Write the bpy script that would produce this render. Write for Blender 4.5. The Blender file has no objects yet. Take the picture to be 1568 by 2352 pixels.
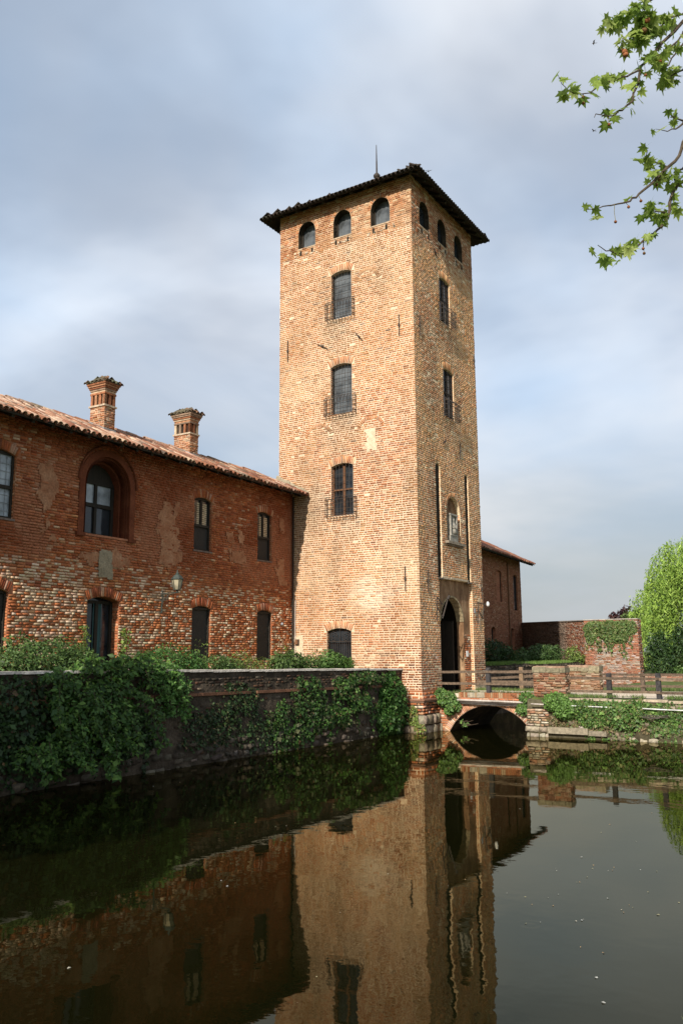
import bpy, math, random
import numpy as np

rng = np.random.default_rng(11)
random.seed(5)
sc = bpy.context.scene
COL = sc.collection

# ------------------------------------------------------------------ camera
CAM = np.array([-24.1203, -12.1330, 2.4537])
CR = np.array([0.5302469, -0.84781597, -0.00680476])
CU = np.array([-0.13736186, -0.0938242, 0.98606731])
CF = np.array([0.83664206, 0.52192442, 0.16620757])
cam = bpy.data.cameras.new('camera')
cam.sensor_fit = 'VERTICAL'; cam.sensor_height = 36.0; cam.sensor_width = 24.0
cam.lens = 36.0 * 1930 / 2352
cam.clip_start = 0.1; cam.clip_end = 3000
camo = bpy.data.objects.new('camera', cam); COL.objects.link(camo)
from mathutils import Matrix, Vector
camo.matrix_world = Matrix(((CR[0], CU[0], -CF[0], CAM[0]), (CR[1], CU[1], -CF[1], CAM[1]),
                            (CR[2], CU[2], -CF[2], CAM[2]), (0, 0, 0, 1)))
sc.camera = camo

# ------------------------------------------------------------------ light
SUN = np.array([-1.0, -0.142, 0.65]); SUN /= np.linalg.norm(SUN)
sl = bpy.data.lights.new('sun', 'SUN'); sl.energy = 4.3; sl.angle = math.radians(0.55); sl.color = (1.0, 0.92, 0.82)
so = bpy.data.objects.new('sun', sl); COL.objects.link(so)
so.rotation_euler = Vector(SUN).to_track_quat('Z', 'Y').to_euler()
so.location = (-60, -20, 60)
sc.view_settings.view_transform = 'Standard'
sc.view_settings.look = 'None'
sc.view_settings.exposure = 0.52
sc.view_settings.gamma = 1.0
sc.view_settings.use_curve_mapping = False
SKY_STRENGTH = 0.068
CLOUD_A = (-3.6, -4.5, 0.0)
CLOUD_B = (2.5, -7.3, 1.0)

def build_world():
    w = bpy.data.worlds.new('World'); sc.world = w; w.use_nodes = True
    nt = w.node_tree; nt.nodes.clear()
    N = nt.nodes.new; L = nt.links.new
    out = N('ShaderNodeOutputWorld'); bg = N('ShaderNodeBackground'); bg.inputs['Strength'].default_value = SKY_STRENGTH
    sky = N('ShaderNodeTexSky'); sky.sky_type = 'NISHITA'; sky.sun_disc = False
    sky.sun_elevation = math.asin(SUN[2]); sky.sun_rotation = math.atan2(SUN[0], SUN[1])
    sky.air_density = 1.0; sky.dust_density = 1.6; sky.ozone_density = 1.2; sky.altitude = 100
    tc = N('ShaderNodeTexCoord'); sep = N('ShaderNodeSeparateXYZ'); L(tc.outputs['Generated'], sep.inputs[0])
    def math_(op, a, b=None):
        m = N('ShaderNodeMath'); m.operation = op
        for i, q in enumerate((a, b)):
            if q is None: continue
            if isinstance(q, (int, float)): m.inputs[i].default_value = q
            else: L(q, m.inputs[i])
        return m.outputs[0]
    zz = math_('ADD', math_('MAXIMUM', sep.outputs[2], 0.0), 0.22)
    px = math_('DIVIDE', sep.outputs[0], zz); py = math_('DIVIDE', sep.outputs[1], zz)
    cmb = N('ShaderNodeCombineXYZ'); L(px, cmb.inputs[0]); L(py, cmb.inputs[1]); cmb.inputs[2].default_value = 3.1
    def cloud(scale, detail, rough, dist, lo, hi, off, sx=1.0, rot=0.0):
        mp = N('ShaderNodeMapping'); mp.inputs['Location'].default_value = off
        mp.inputs['Scale'].default_value = (sx, 1, 1); mp.inputs['Rotation'].default_value = (0, 0, rot)
        L(cmb.outputs[0], mp.inputs[0])
        n = N('ShaderNodeTexNoise'); n.inputs['Scale'].default_value = scale; n.inputs['Detail'].default_value = detail
        n.inputs['Roughness'].default_value = rough; n.inputs['Distortion'].default_value = dist
        L(mp.outputs[0], n.inputs['Vector'])
        r = N('ShaderNodeMapRange'); r.interpolation_type = 'SMOOTHSTEP'
        r.inputs['From Min'].default_value = lo; r.inputs['From Max'].default_value = hi
        L(n.outputs['Fac'], r.inputs['Value']); return r.outputs[0]
    # soft cumulus banks, thin streaky veil, and an even milky haze
    c1 = cloud(0.95, 5, 0.52, 0.25, 0.43, 0.68, CLOUD_A)
    c2 = cloud(1.3, 6, 0.58, 0.3, 0.40, 0.78, CLOUD_B, sx=0.6, rot=0.35)
    cl = math_('MINIMUM', math_('ADD', math_('MULTIPLY', c1, 0.80), math_('MULTIPLY', c2, 0.34)), 1.0)
    cl = math_('ADD', math_('MULTIPLY', cl, 0.52), 0.46)
    shade = cloud(1.0, 4, 0.5, 0.2, 0.35, 0.75, (9.0, 4.0, 2.0))
    cc = N('ShaderNodeMix'); cc.data_type = 'RGBA'
    cc.inputs[6].default_value = (10.2, 10.5, 11.0, 1); cc.inputs[7].default_value = (6.1, 7.9, 10.3, 1)
    L(shade, cc.inputs[0])
    # haze low over the horizon
    hz = N('ShaderNodeMapRange'); hz.interpolation_type = 'SMOOTHSTEP'
    hz.inputs['From Min'].default_value = -0.02; hz.inputs['From Max'].default_value = 0.34
    hz.inputs['To Min'].default_value = 0.85; hz.inputs['To Max'].default_value = 0.0
    L(sep.outputs[2], hz.inputs['Value'])
    mx = N('ShaderNodeMix'); mx.data_type = 'RGBA'; L(cl, mx.inputs[0]); L(sky.outputs[0], mx.inputs[6]); L(cc.outputs[2], mx.inputs[7])
    m2 = N('ShaderNodeMix'); m2.data_type = 'RGBA'; L(hz.outputs[0], m2.inputs[0]); L(mx.outputs[2], m2.inputs[6])
    m2.inputs[7].default_value = (4.4, 4.7, 4.8, 1)
    L(m2.outputs[2], bg.inputs['Color']); L(bg.outputs[0], out.inputs[0])
build_world()

# ------------------------------------------------------------------ helpers
def tag(o, label=None, cat=None, group=None, kind=None):
    if label: o['label'] = label
    if cat: o['category'] = cat
    if group: o['group'] = group
    if kind: o['kind'] = kind
    return o
def wloc(o):
    p = np.zeros(3)
    while o is not None:
        p += np.array(o.location); o = o.parent
    return p
def thing(name, loc, label, cat, group=None):
    o = bpy.data.objects.new(name, None); COL.objects.link(o); o.location = loc
    o.empty_display_size = 0.3
    return tag(o, label, cat, group, 'thing')
def node(name, parent, loc=None):
    o = bpy.data.objects.new(name, None); COL.objects.link(o); o.parent = parent
    if loc is not None: o.location = np.asarray(loc, float) - wloc(parent)
    return o
def make_mesh(name, V, F, mat, cols=None, smooth=False):
    """F: list of index tuples, or ndarray (M,k)."""
    me = bpy.data.meshes.new(name)
    V = np.asarray(V, np.float32).reshape(-1, 3)
    if isinstance(F, np.ndarray):
        k = F.shape[1]; M = len(F)
        me.vertices.add(len(V)); me.vertices.foreach_set('co', V.ravel())
        me.loops.add(M * k); me.loops.foreach_set('vertex_index', F.astype(np.int32).ravel())
        me.polygons.add(M); me.polygons.foreach_set('loop_start', np.arange(M, dtype=np.int32) * k)
        cnt = np.full(M, k)
    else:
        me.from_pydata(V.tolist(), [], [tuple(int(i) for i in f) for f in F])
        cnt = np.array([len(f) for f in F])
    if cols is not None:
        cols = np.asarray(cols, np.float32)
        if cols.ndim == 1: cols = np.tile(cols, (len(cnt), 1))
        a = me.color_attributes.new('col', 'FLOAT_COLOR', 'CORNER')
        c4 = np.ones((len(cnt), 4), np.float32); c4[:, :3] = cols[:, :3]
        a.data.foreach_set('color', np.repeat(c4, cnt, axis=0).ravel())
    if smooth: me.polygons.foreach_set('use_smooth', np.ones(len(cnt), bool))
    me.materials.append(mat)
    me.update(calc_edges=True); me.validate()
    return me
def mk(name, V, F, mat, parent=None, cols=None, smooth=False):
    V = np.asarray(V, float).reshape(-1, 3)
    if parent is not None: V = V - wloc(parent)
    o = bpy.data.objects.new(name, make_mesh(name, V, F, mat, cols, smooth)); COL.objects.link(o)
    if parent is not None: o.parent = parent
    return o
class MB:
    """collects polygons of ONE object"""
    def __init__(s): s.V = []; s.F = []; s.C = []
    def add(s, V, F, c=None):
        b = len(s.V); s.V += [tuple(map(float, v)) for v in V]; s.F += [tuple(b + i for i in f) for f in F]
        s.C += [c if c is not None else (1, 1, 1)] * len(F)
    def box(s, o, ax, ay, az, c=None):
        o, ax, ay, az = (np.asarray(q, float) for q in (o, ax, ay, az))
        V = [o, o + ax, o + ax + ay, o + ay, o + az, o + ax + az, o + ax + ay + az, o + ay + az]
        s.add(V, [(0, 3, 2, 1), (4, 5, 6, 7), (0, 1, 5, 4), (1, 2, 6, 5), (2, 3, 7, 6), (3, 0, 4, 7)], c)
    def bar(s, p, q, r, c=None, n=4, r2=None):
        p, q = np.asarray(p, float), np.asarray(q, float); d = q - p; l = np.linalg.norm(d)
        if l < 1e-6: return
        d /= l; a = np.cross(d, (0, 0, 1) if abs(d[2]) < .9 else (1, 0, 0)); a /= np.linalg.norm(a); b = np.cross(d, a)
        r2 = r if r2 is None else r2
        th = [2 * math.pi * (i + .5) / n for i in range(n)]
        V = [p + r * (a * math.cos(t) + b * math.sin(t)) for t in th] + [q + r2 * (a * math.cos(t) + b * math.sin(t)) for t in th]
        F = [(i, (i + 1) % n, n + (i + 1) % n, n + i) for i in range(n)] + [tuple(range(n))[::-1], tuple(range(n, 2 * n))]
        s.add(V, F, c)
    def tube(s, pts, r, c=None, n=6):
        rr = r if hasattr(r, '__len__') else [r] * len(pts)
        for i in range(len(pts) - 1): s.bar(pts[i], pts[i + 1], rr[i], c, n, rr[i + 1])
    def prism(s, poly, d, c=None):
        """poly list of 3d points, extruded by vector d"""
        poly = [np.asarray(p, float) for p in poly]; d = np.asarray(d, float); n = len(poly)
        s.add(poly + [p + d for p in poly], [tuple(range(n))[::-1], tuple(range(n, 2 * n))] + [(i, (i + 1) % n, n + (i + 1) % n, n + i) for i in range(n)], c)
    def lathe(s, c0, prof, n=12, c=None):
        V = []; F = []; m = len(prof)
        for r, z in prof:
            for i in range(n):
                t = 2 * math.pi * i / n; V.append((c0[0] + r * math.cos(t), c0[1] + r * math.sin(t), c0[2] + z))
        for j in range(m - 1):
            for i in range(n): F.append((j * n + i, j * n + (i + 1) % n, (j + 1) * n + (i + 1) % n, (j + 1) * n + i))
        s.add(V, F, c)
    def done(s, name, mat, parent=None, smooth=False, cols=True):
        return mk(name, s.V, s.F, mat, parent, np.array(s.C) if cols else None, smooth)

# value noise
_T = np.random.default_rng(3).random((256, 256))
def vn(x, y, seed=0):
    x = np.asarray(x, float) + seed * 17.3; y = np.asarray(y, float) + seed * 9.1
    xi = np.floor(x).astype(int); yi = np.floor(y).astype(int); fx = x - xi; fy = y - yi
    fx = fx * fx * (3 - 2 * fx); fy = fy * fy * (3 - 2 * fy)
    a = _T[xi & 255, yi & 255]; b = _T[(xi + 1) & 255, yi & 255]; c = _T[xi & 255, (yi + 1) & 255]; d = _T[(xi + 1) & 255, (yi + 1) & 255]
    return (a * (1 - fx) + b * fx) * (1 - fy) + (c * (1 - fx) + d * fx) * fy
def fbm(x, y, seed=0, oct=4):
    s = 0; a = .5; t = 0
    for i in range(oct):
        s = s + a * vn(np.asarray(x) * 2 ** i, np.asarray(y) * 2 ** i, seed + i); t += a; a *= .5
    return s / t
def sstep(a, b, x): t = np.clip((x - a) / (b - a), 0, 1); return t * t * (3 - 2 * t)

# ------------------------------------------------------------------ materials
def new_mat(name):
    m = bpy.data.materials.new(name); m.use_nodes = True; nt = m.node_tree
    return m, nt, nt.nodes['Principled BSDF'], nt.nodes.new, nt.links.new
def attr_mat(name, rough=.85, var=.35, scale=30., bump=.3, bscale=60., bdist=.01, spec=.2, transl=0.0):
    """colour from the 'col' attribute, broken up by fine noise grain"""
    m, nt, p, N, L = new_mat(name)
    p.inputs['Roughness'].default_value = rough; p.inputs['Specular IOR Level'].default_value = spec
    at = N('ShaderNodeAttribute'); at.attribute_name = 'col'
    tc = N('ShaderNodeTexCoord')
    n1 = N('ShaderNodeTexNoise'); n1.inputs['Scale'].default_value = scale; n1.inputs['Detail'].default_value = 5; L(tc.outputs['Object'], n1.inputs['Vector'])
    mr = N('ShaderNodeMapRange'); mr.inputs['From Min'].default_value = .3; mr.inputs['From Max'].default_value = .7
    mr.inputs['To Min'].default_value = 1 - var; mr.inputs['To Max'].default_value = 1 + var; L(n1.outputs['Fac'], mr.inputs['Value'])
    mu = N('ShaderNodeMix'); mu.data_type = 'RGBA'; mu.blend_type = 'MULTIPLY'; mu.inputs[0].default_value = 1
    L(at.outputs['Color'], mu.inputs[6]); L(mr.outputs[0], mu.inputs[7]); L(mu.outputs[2], p.inputs['Base Color'])
    if bump:
        n2 = N('ShaderNodeTexNoise'); n2.inputs['Scale'].default_value = bscale; n2.inputs['Detail'].default_value = 4; L(tc.outputs['Object'], n2.inputs['Vector'])
        b = N('ShaderNodeBump'); b.inputs['Strength'].default_value = bump; b.inputs['Distance'].default_value = bdist
        L(n2.outputs['Fac'], b.inputs['Height']); L(b.outputs[0], p.inputs['Normal'])
    if transl:
        tr = N('ShaderNodeBsdfTranslucent'); L(mu.outputs[2], tr.inputs['Color'])
        ms = N('ShaderNodeMixShader'); ms.inputs[0].default_value = transl
        L(p.outputs[0], ms.inputs[1]); L(tr.outputs[0], ms.inputs[2]); L(ms.outputs[0], nt.nodes['Material Output'].inputs[0])
    return m
def noise_mat(name, cols, scale=2., detail=6, rough=.9, bump=.4, bscale=25., bdist=.02, spec=.2, stretch=(1, 1, 1), metal=0.0, fine=.25):
    """blends 2-4 colours by noise"""
    m, nt, p, N, L = new_mat(name)
    p.inputs['Roughness'].default_value = rough; p.inputs['Specular IOR Level'].default_value = spec; p.inputs['Metallic'].default_value = metal
    tc = N('ShaderNodeTexCoord'); mp = N('ShaderNodeMapping'); mp.inputs['Scale'].default_value = stretch; L(tc.outputs['Object'], mp.inputs[0])
    n1 = N('ShaderNodeTexNoise'); n1.inputs['Scale'].default_value = scale; n1.inputs['Detail'].default_value = detail; n1.inputs['Roughness'].default_value = .62
    L(mp.outputs[0], n1.inputs['Vector'])
    cr = N('ShaderNodeValToRGB'); e = cr.color_ramp.elements; k = len(cols)
    e[0].position = .3; e[1].position = .7
    for i in range(k - 2): e.new(.3 + .4 * (i + 1) / (k - 1))
    for i, c in enumerate(cols): e[i].color = (*c, 1)
    L(n1.outputs['Fac'], cr.inputs[0])
    n2 = N('ShaderNodeTexNoise'); n2.inputs['Scale'].default_value = bscale; n2.inputs['Detail'].default_value = 5; L(mp.outputs[0], n2.inputs['Vector'])
    mr = N('ShaderNodeMapRange'); mr.inputs['From Min'].default_value = .3; mr.inputs['From Max'].default_value = .7
    mr.inputs['To Min'].default_value = 1 - fine; mr.inputs['To Max'].default_value = 1 + fine; L(n2.outputs['Fac'], mr.inputs['Value'])
    mu = N('ShaderNodeMix'); mu.data_type = 'RGBA'; mu.blend_type = 'MULTIPLY'; mu.inputs[0].default_value = 1
    L(cr.outputs[0], mu.inputs[6]); L(mr.outputs[0], mu.inputs[7]); L(mu.outputs[2], p.inputs['Base Color'])
    if bump:
        b = N('ShaderNodeBump'); b.inputs['Strength'].default_value = bump; b.inputs['Distance'].default_value = bdist
        L(n2.outputs['Fac'], b.inputs['Height']); L(b.outputs[0], p.inputs['Normal'])
    return m
def glass_mat(name, c, rough=.06, spec=.5, bump=.0):
    m, nt, p, N, L = new_mat(name)
    p.inputs['Roughness'].default_value = rough; p.inputs['Specular IOR Level'].default_value = spec
    tc = N('ShaderNodeTexCoord'); n0 = N('ShaderNodeTexNoise'); n0.inputs['Scale'].default_value = 2.3; n0.inputs['Detail'].default_value = 4; L(tc.outputs['Object'], n0.inputs['Vector'])
    cr = N('ShaderNodeValToRGB'); cr.color_ramp.elements[0].position = .32; cr.color_ramp.elements[1].position = .68
    cr.color_ramp.elements[0].color = (*[q * .45 for q in c], 1); cr.color_ramp.elements[1].color = (*[min(q * 1.7, .8) for q in c], 1)  # blotchy base colour stands in for uneven reflections in the glass
    L(n0.outputs['Fac'], cr.inputs[0]); L(cr.outputs[0], p.inputs['Base Color'])
    n = N('ShaderNodeTexNoise'); n.inputs['Scale'].default_value = 1.7; L(tc.outputs['Object'], n.inputs['Vector'])
    b = N('ShaderNodeBump'); b.inputs['Strength'].default_value = .3; b.inputs['Distance'].default_value = .04
    L(n.outputs['Fac'], b.inputs['Height']); L(b.outputs[0], p.inputs['Normal'])
    return m
M = {}
M['brick'] = attr_mat('brick', .9, .3, 45, .5, 90, .006, .12)
M['tile'] = attr_mat('roof_tile', .85, .4, 25, .4, 60, .006, .2)
M['stone'] = attr_mat('stone', .9, .35, 12, .7, 30, .02, .2)
M['leaf'] = attr_mat('leaf', .55, .2, 3, 0, 1, 0, .35, transl=.28)
M['plane_leaf'] = attr_mat('plane_leaf', .5, .30, 9, 0, 1, 0, .3, transl=.5)
M['bark'] = attr_mat('bark', .9, .4, 20, .6, 40, .02, .15)
M['wood'] = attr_mat('weathered_wood', .85, .4, 14, .4, 40, .008, .2)
M['mortar_tower'] = noise_mat('mortar_tower', [(.46, .34, .22), (.63, .48, .33), (.73, .58, .42)], .55, 8, .95, .4, 22, .008)
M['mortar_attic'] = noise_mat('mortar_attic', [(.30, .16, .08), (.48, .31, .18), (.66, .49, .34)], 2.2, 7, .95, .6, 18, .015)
M['mortar_wing'] = noise_mat('mortar_wing', [(.17, .065, .032), (.31, .13, .065), (.46, .27, .16)], 1.1, 7, .95, .6, 20, .015)
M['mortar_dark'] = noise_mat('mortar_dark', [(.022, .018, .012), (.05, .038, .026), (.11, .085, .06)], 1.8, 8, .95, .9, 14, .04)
M['mortar_far'] = noise_mat('mortar_far', [(.20, .11, .07), (.30, .20, .135), (.38, .30, .235)], .9, 7, .95, .5, 14, .015)
M['brick_far'] = noise_mat('brick_far', [(.20, .075, .04), (.30, .12, .065), (.38, .19, .11)], .7, 8, .95, .6, 9, .02, stretch=(1, 1, 2.6), fine=.4)
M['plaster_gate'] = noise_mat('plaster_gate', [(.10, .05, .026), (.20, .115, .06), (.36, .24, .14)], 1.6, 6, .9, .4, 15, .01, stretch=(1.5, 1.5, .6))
M['plaster_pink'] = noise_mat('plaster_pink', [(.26, .10, .048), (.33, .16, .085), (.41, .225, .13)], 3, 7, .95, .5, 20, .01)
M['plaster_white'] = noise_mat('plaster_white', [(.60, .46, .31), (.74, .62, .46), (.82, .73, .58)], 3, 6, .95, .3, 25, .008)
M['cement'] = noise_mat('cement', [(.21, .17, .11), (.28, .235, .16), (.35, .30, .21)], 3, 6, .95, .4, 25, .01)
M['terracotta'] = noise_mat('terracotta', [(.10, .027, .011), (.14, .040, .017), (.18, .056, .025)], 2.5, 6, .85, .3, 30, .006)
M['void'] = noise_mat('dark_interior', [(.012, .010, .008), (.02, .017, .013)], 2, 3, .9, .2, 10, .01)
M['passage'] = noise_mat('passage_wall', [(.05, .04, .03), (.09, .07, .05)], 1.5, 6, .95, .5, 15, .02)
M['iron'] = noise_mat('rusty_iron', [(.025, .02, .017), (.05, .035, .025)], 8, 4, .7, .2, 60, .003, .4)
M['dark_wood'] = noise_mat('dark_wood', [(.016, .014, .011), (.035, .027, .018)], 4, 5, .8, .3, 30, .004, .3, (6, 6, .6))
M['brown_wood'] = noise_mat('brown_wood', [(.12, .055, .025), (.20, .095, .045)], 4, 5, .7, .3, 30, .004, .3, (6, 6, .6))
M['pane_dark'] = glass_mat('pane_dark', (.02, .024, .028), .05)
M['pane_grey'] = glass_mat('pane_grey', (.10, .11, .115), .15)
M['pane_pale'] = glass_mat('pane_pale', (.26, .29, .31), .12)
M['curtain'] = noise_mat('curtain', [(.03, .07, .07), (.06, .12, .12)], 3, 3, .9, .3, 5, .02, stretch=(8, 8, .3))
M['screen'] = noise_mat('door_screen', [(.030, .027, .024), (.045, .040, .035)], 2, 4, .8, .1, 40, .002)
M['lead'] = noise_mat('lead_flashing', [(.20, .21, .22), (.30, .31, .32)], 5, 4, .5, .2, 30, .005, .4)
M['coping'] = noise_mat('coping_stone', [(.42, .38, .32), (.58, .54, .47)], 4, 6, .9, .4, 25, .01)
M['pipe_pale'] = noise_mat('pipe_pale', [(.38, .33, .28), (.52, .47, .42)], 5, 4, .6, .1, 30, .003)
M['pipe_dark'] = noise_mat('pipe_dark', [(.05, .045, .04), (.10, .085, .07)], 5, 4, .6, .1, 30, .003)
M['road'] = noise_mat('road_gravel', [(.46, .38, .28), (.56, .47, .36), (.62, .54, .43)], 6, 8, .95, .4, 40, .01)
M['ground'] = noise_mat('ground_grass', [(.05, .07, .02), (.09, .12, .03), (.16, .14, .07)], 1.2, 8, .95, .8, 12, .05)
M['soil'] = noise_mat('bank_soil', [(.035, .03, .018), (.07, .06, .035), (.11, .10, .06)], 1.5, 8, .95, .9, 9, .05)
M['relief'] = noise_mat('relief_stone', [(.22, .205, .17), (.36, .34, .29)], 5, 5, .8, .4, 25, .01)
M['white'] = noise_mat('white_metal', [(.62, .62, .60), (.75, .75, .73)], 4, 3, .5, .05, 30, .002)
M['lamp_glass'] = glass_mat('lamp_glass', (.40, .35, .24), .25)
M['green_iron'] = noise_mat('green_iron', [(.03, .04, .035), (.05, .065, .055)], 6, 4, .6, .1, 40, .002, .4)

# ------------------------------------------------------------------ brickwork
class Frame:
    def __init__(s, O, U, N): s.O = np.asarray(O, float); s.U = np.asarray(U, float); s.N = np.asarray(N, float); s.W = np.array([0, 0, 1.])
    def __call__(s, u, v, d=0.0):
        u = np.asarray(u, float)[..., None]; v = np.asarray(v, float)[..., None]; d = np.asarray(d, float)[..., None]
        return s.O + u * s.U + v * s.W + d * s.N
class Op:
    """opening: jambs u0..u1, sill v0, springing vs, arch rise, voussoir thickness t, reveal depth"""
    def __init__(s, u0, u1, v0, vs, rise=0., t=0., depth=.3, reveal=True):
        s.u0, s.u1, s.v0, s.vs, s.rise, s.t, s.depth, s.reveal = u0, u1, v0, vs, rise, t, depth, reveal
        s.c = (u0 + u1) / 2; s.h = (u1 - u0) / 2
        if rise > 0: s.R = (s.h ** 2 + rise ** 2) / (2 * rise); s.cy = vs + rise - s.R
    def top(s, u):
        if s.rise <= 0: return s.vs
        return s.cy + math.sqrt(max(s.R ** 2 - (u - s.c) ** 2, 0))
    def iv(s, v):
        if v < s.v0 or v > s.vs + s.rise + s.t: return None
        if v <= s.vs: return (s.u0, s.u1)
        if s.rise <= 0: return (s.u0 - s.t * .3, s.u1 + s.t * .3)
        R = s.R + s.t; h = math.sqrt(max(R * R - (v - s.cy) ** 2, 0)); h = min(h, s.h * R / s.R)
        return (s.c - h, s.c + h)
    def voussoirs(s, w=.062, gap=.018):
        q = []
        if s.t <= 0: return q
        if s.rise <= 0:
            n = int((s.u1 - s.u0 + .1) / w)
            for i in range(n):
                a = s.u0 - .05 + i * (s.u1 - s.u0 + .1) / n; b = a + (s.u1 - s.u0 + .1) / n - gap
                k = (a - s.c) * .12
                q.append([(a, s.vs), (b, s.vs), (b + k, s.vs + s.t), (a + k, s.vs + s.t)])
            return q
        a0 = math.asin(min(1, s.h / s.R)); n = max(6, int(2 * a0 * (s.R + s.t * .4) / w)); g = gap / (s.R + s.t * .5)
        for i in range(n):
            t0 = -a0 + 2 * a0 * i / n + g / 2; t1 = -a0 + 2 * a0 * (i + 1) / n - g / 2
            P = lambda t, r: (s.c + r * math.sin(t), s.cy + r * math.cos(t))
            tt = s.t * random.uniform(.92, 1.04)
            q.append([P(t0, s.R + .004), P(t1, s.R + .004), P(t1, s.R + tt), P(t0, s.R + tt)])
        return q
def lay(u0, u1, v0, v1, ch, Ln, ops=(), joint=.026, jv=None, hd=.38, wob=0.006, gaps=0.0, seed=0, ej=0.0):
    q = []; r = random.Random(seed); nrow = int(round((v1 - v0) / ch)); ch = (v1 - v0) / nrow
    for j in range(nrow):
        va = v0 + j * ch; vm = va + ch / 2
        ex = sorted([e for e in (o.iv(vm) for o in ops) if e])
        spans = []; a = u0
        for e in ex:
            if e[0] > a: spans.append((a, min(e[0], u1)))
            a = max(a, e[1])
        if a < u1: spans.append((a, u1))
        for (sa, sb) in spans:
            if ej and sa == u0: sa += r.gauss(0, ej)
            if ej and sb == u1: sb += r.gauss(0, ej)
            u = sa; first = True
            while u < sb - .03:
                l = Ln * r.uniform(.86, 1.14) * (.52 if r.random() < hd else 1)
                if first and j % 2: l *= .5
                first = False
                if sb - (u + l) < .07: l = sb - u
                e = min(u + l, sb)
                if gaps == 0 or r.random() > gaps:
                    jj = (jv if jv is not None else joint) * r.uniform(.8, 1.25); hh = joint * r.uniform(.75, 1.3); w = r.uniform(-wob, wob)
                    q.append([(u + jj * .5, va + hh * .5 + w), (e - jj * .5, va + hh * .5 + w), (e - jj * .5, va + ch - hh * .5 + w), (u + jj * .5, va + ch - hh * .5 + w)])
                u = e
    return q
def brick_geo(fr, Q, proud, pj=.007, jit=.004, cham=.006):
    Q = np.asarray(Q, float); n = len(Q)
    C = Q.mean(1, keepdims=True)
    w = (Q[:, 1, 0] - Q[:, 0, 0])
    D = Q - C; ln = np.linalg.norm(D, axis=2, keepdims=True)
    front = C + D * (1 - cham * 1.4 / np.maximum(ln, .02)) + rng.normal(0, jit, Q.shape)
    d = proud + rng.normal(0, pj, (n, 1)) + rng.normal(0, .002, (n, 4))
    d = np.maximum(d, .003)
    VF = fr(front[..., 0], front[..., 1], d); VB = fr(Q[..., 0], Q[..., 1], np.full((n, 4), -.004))
    return np.concatenate([VF, VB], 1)  # n,8,3
BF = np.array([(0, 1, 2, 3), (0, 4, 5, 1), (1, 5, 6, 2), (2, 6, 7, 3), (3, 7, 4, 0)])
def proj(P):
    q = np.asarray(P, float) - CAM; z = q @ CF
    return 784 + 1930 * (q @ CR) / z, 1176 - 1930 * (q @ CU) / z, z
def emit_bricks(parent, fr, Q, cols, proud=.012, nind=300, mask=None, mat=None, name='brick', pj=.007, jit=.004, cham=.006):
    if not len(Q): return
    mat = mat or M['brick']
    V = brick_geo(fr, Q, proud, pj, jit, cham); n = len(V); cols = np.asarray(cols)
    Cn = V[:, :4].mean(1); x, y, z = proj(Cn)
    area = np.linalg.norm(np.cross(V[:, 1] - V[:, 0], V[:, 3] - V[:, 0]), axis=1)
    vd = CAM - Cn; dist = np.linalg.norm(vd, axis=1); cosv = (vd @ fr.N) / dist
    sc_ = area * np.maximum(cosv, 0) / dist ** 2
    vis = (x > 4) & (x < 1564) & (y > 4) & (y < 2348) & (z > 0)
    if mask is not None: vis &= mask(Cn, x, y)
    sc_ = np.where(vis, sc_, -1)
    order = np.argsort(-sc_); ind = [i for i in order[:nind] if sc_[i] > 0]
    keep = np.ones(n, bool); keep[ind] = False
    base = wloc(parent)
    for i in ind:
        c = Cn[i]
        me = make_mesh(name, V[i] - c, BF, mat, np.tile(cols[i], (5, 1)))
        o = bpy.data.objects.new(name, me); COL.objects.link(o); o.parent = parent; o.location = c - base
    if keep.any():
        Vk = V[keep]; F = (np.arange(len(Vk))[:, None, None] * 8 + BF[None]).reshape(-1, 4)
        o = mk(name + 'work', Vk.reshape(-1, 3), F, mat, parent, np.repeat(cols[keep], 5, axis=0))
        o['kind'] = 'stuff'
def wall_sheet(mb, fr, u0, u1, v0, v1, ops, base=0.0):
    us = sorted({u0, u1, *[o.u0 for o in ops], *[o.u1 for o in ops]}); vs = sorted({v0, v1, *[o.v0 for o in ops], *[o.vs + o.rise for o in ops]})
    us = [u for u in us if u0 <= u <= u1]; vs = [v for v in vs if v0 <= v <= v1]
    for a, b in zip(us[:-1], us[1:]):
        for c, d in zip(vs[:-1], vs[1:]):
            m, n = (a + b) / 2, (c + d) / 2
            if any(o.u0 < m < o.u1 and o.v0 < n < o.vs + o.rise for o in ops): continue
            mb.add([fr(a, c, base), fr(b, c, base), fr(b, d, base), fr(a, d, base)], [(0, 1, 2, 3)])
    for o in ops:
        seg = 14 if o.rise > 0 else 1; U = [o.u0 + (o.u1 - o.u0) * i / seg for i in range(seg + 1)]
        for a, b in zip(U[:-1], U[1:]):
            ta, tb = o.top(a), o.top(b); T = o.vs + o.rise
            if o.rise > 0: mb.add([fr(a, ta, base), fr(b, tb, base), fr(b, T, base), fr(a, T, base)], [(0, 1, 2, 3)])
            if o.reveal: mb.add([fr(a, ta, base), fr(b, tb, base), fr(b, tb, -o.depth), fr(a, ta, -o.depth)], [(0, 1, 2, 3)])
        if o.reveal:
            for u in (o.u0, o.u1): mb.add([fr(u, o.v0, base), fr(u, o.vs, base), fr(u, o.vs, -o.depth), fr(u, o.v0, -o.depth)], [(0, 1, 2, 3)])
            mb.add([fr(o.u0, o.v0, base), fr(o.u1, o.v0, base), fr(o.u1, o.v0, -o.depth), fr(o.u0, o.v0, -o.depth)], [(0, 1, 2, 3)])
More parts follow.
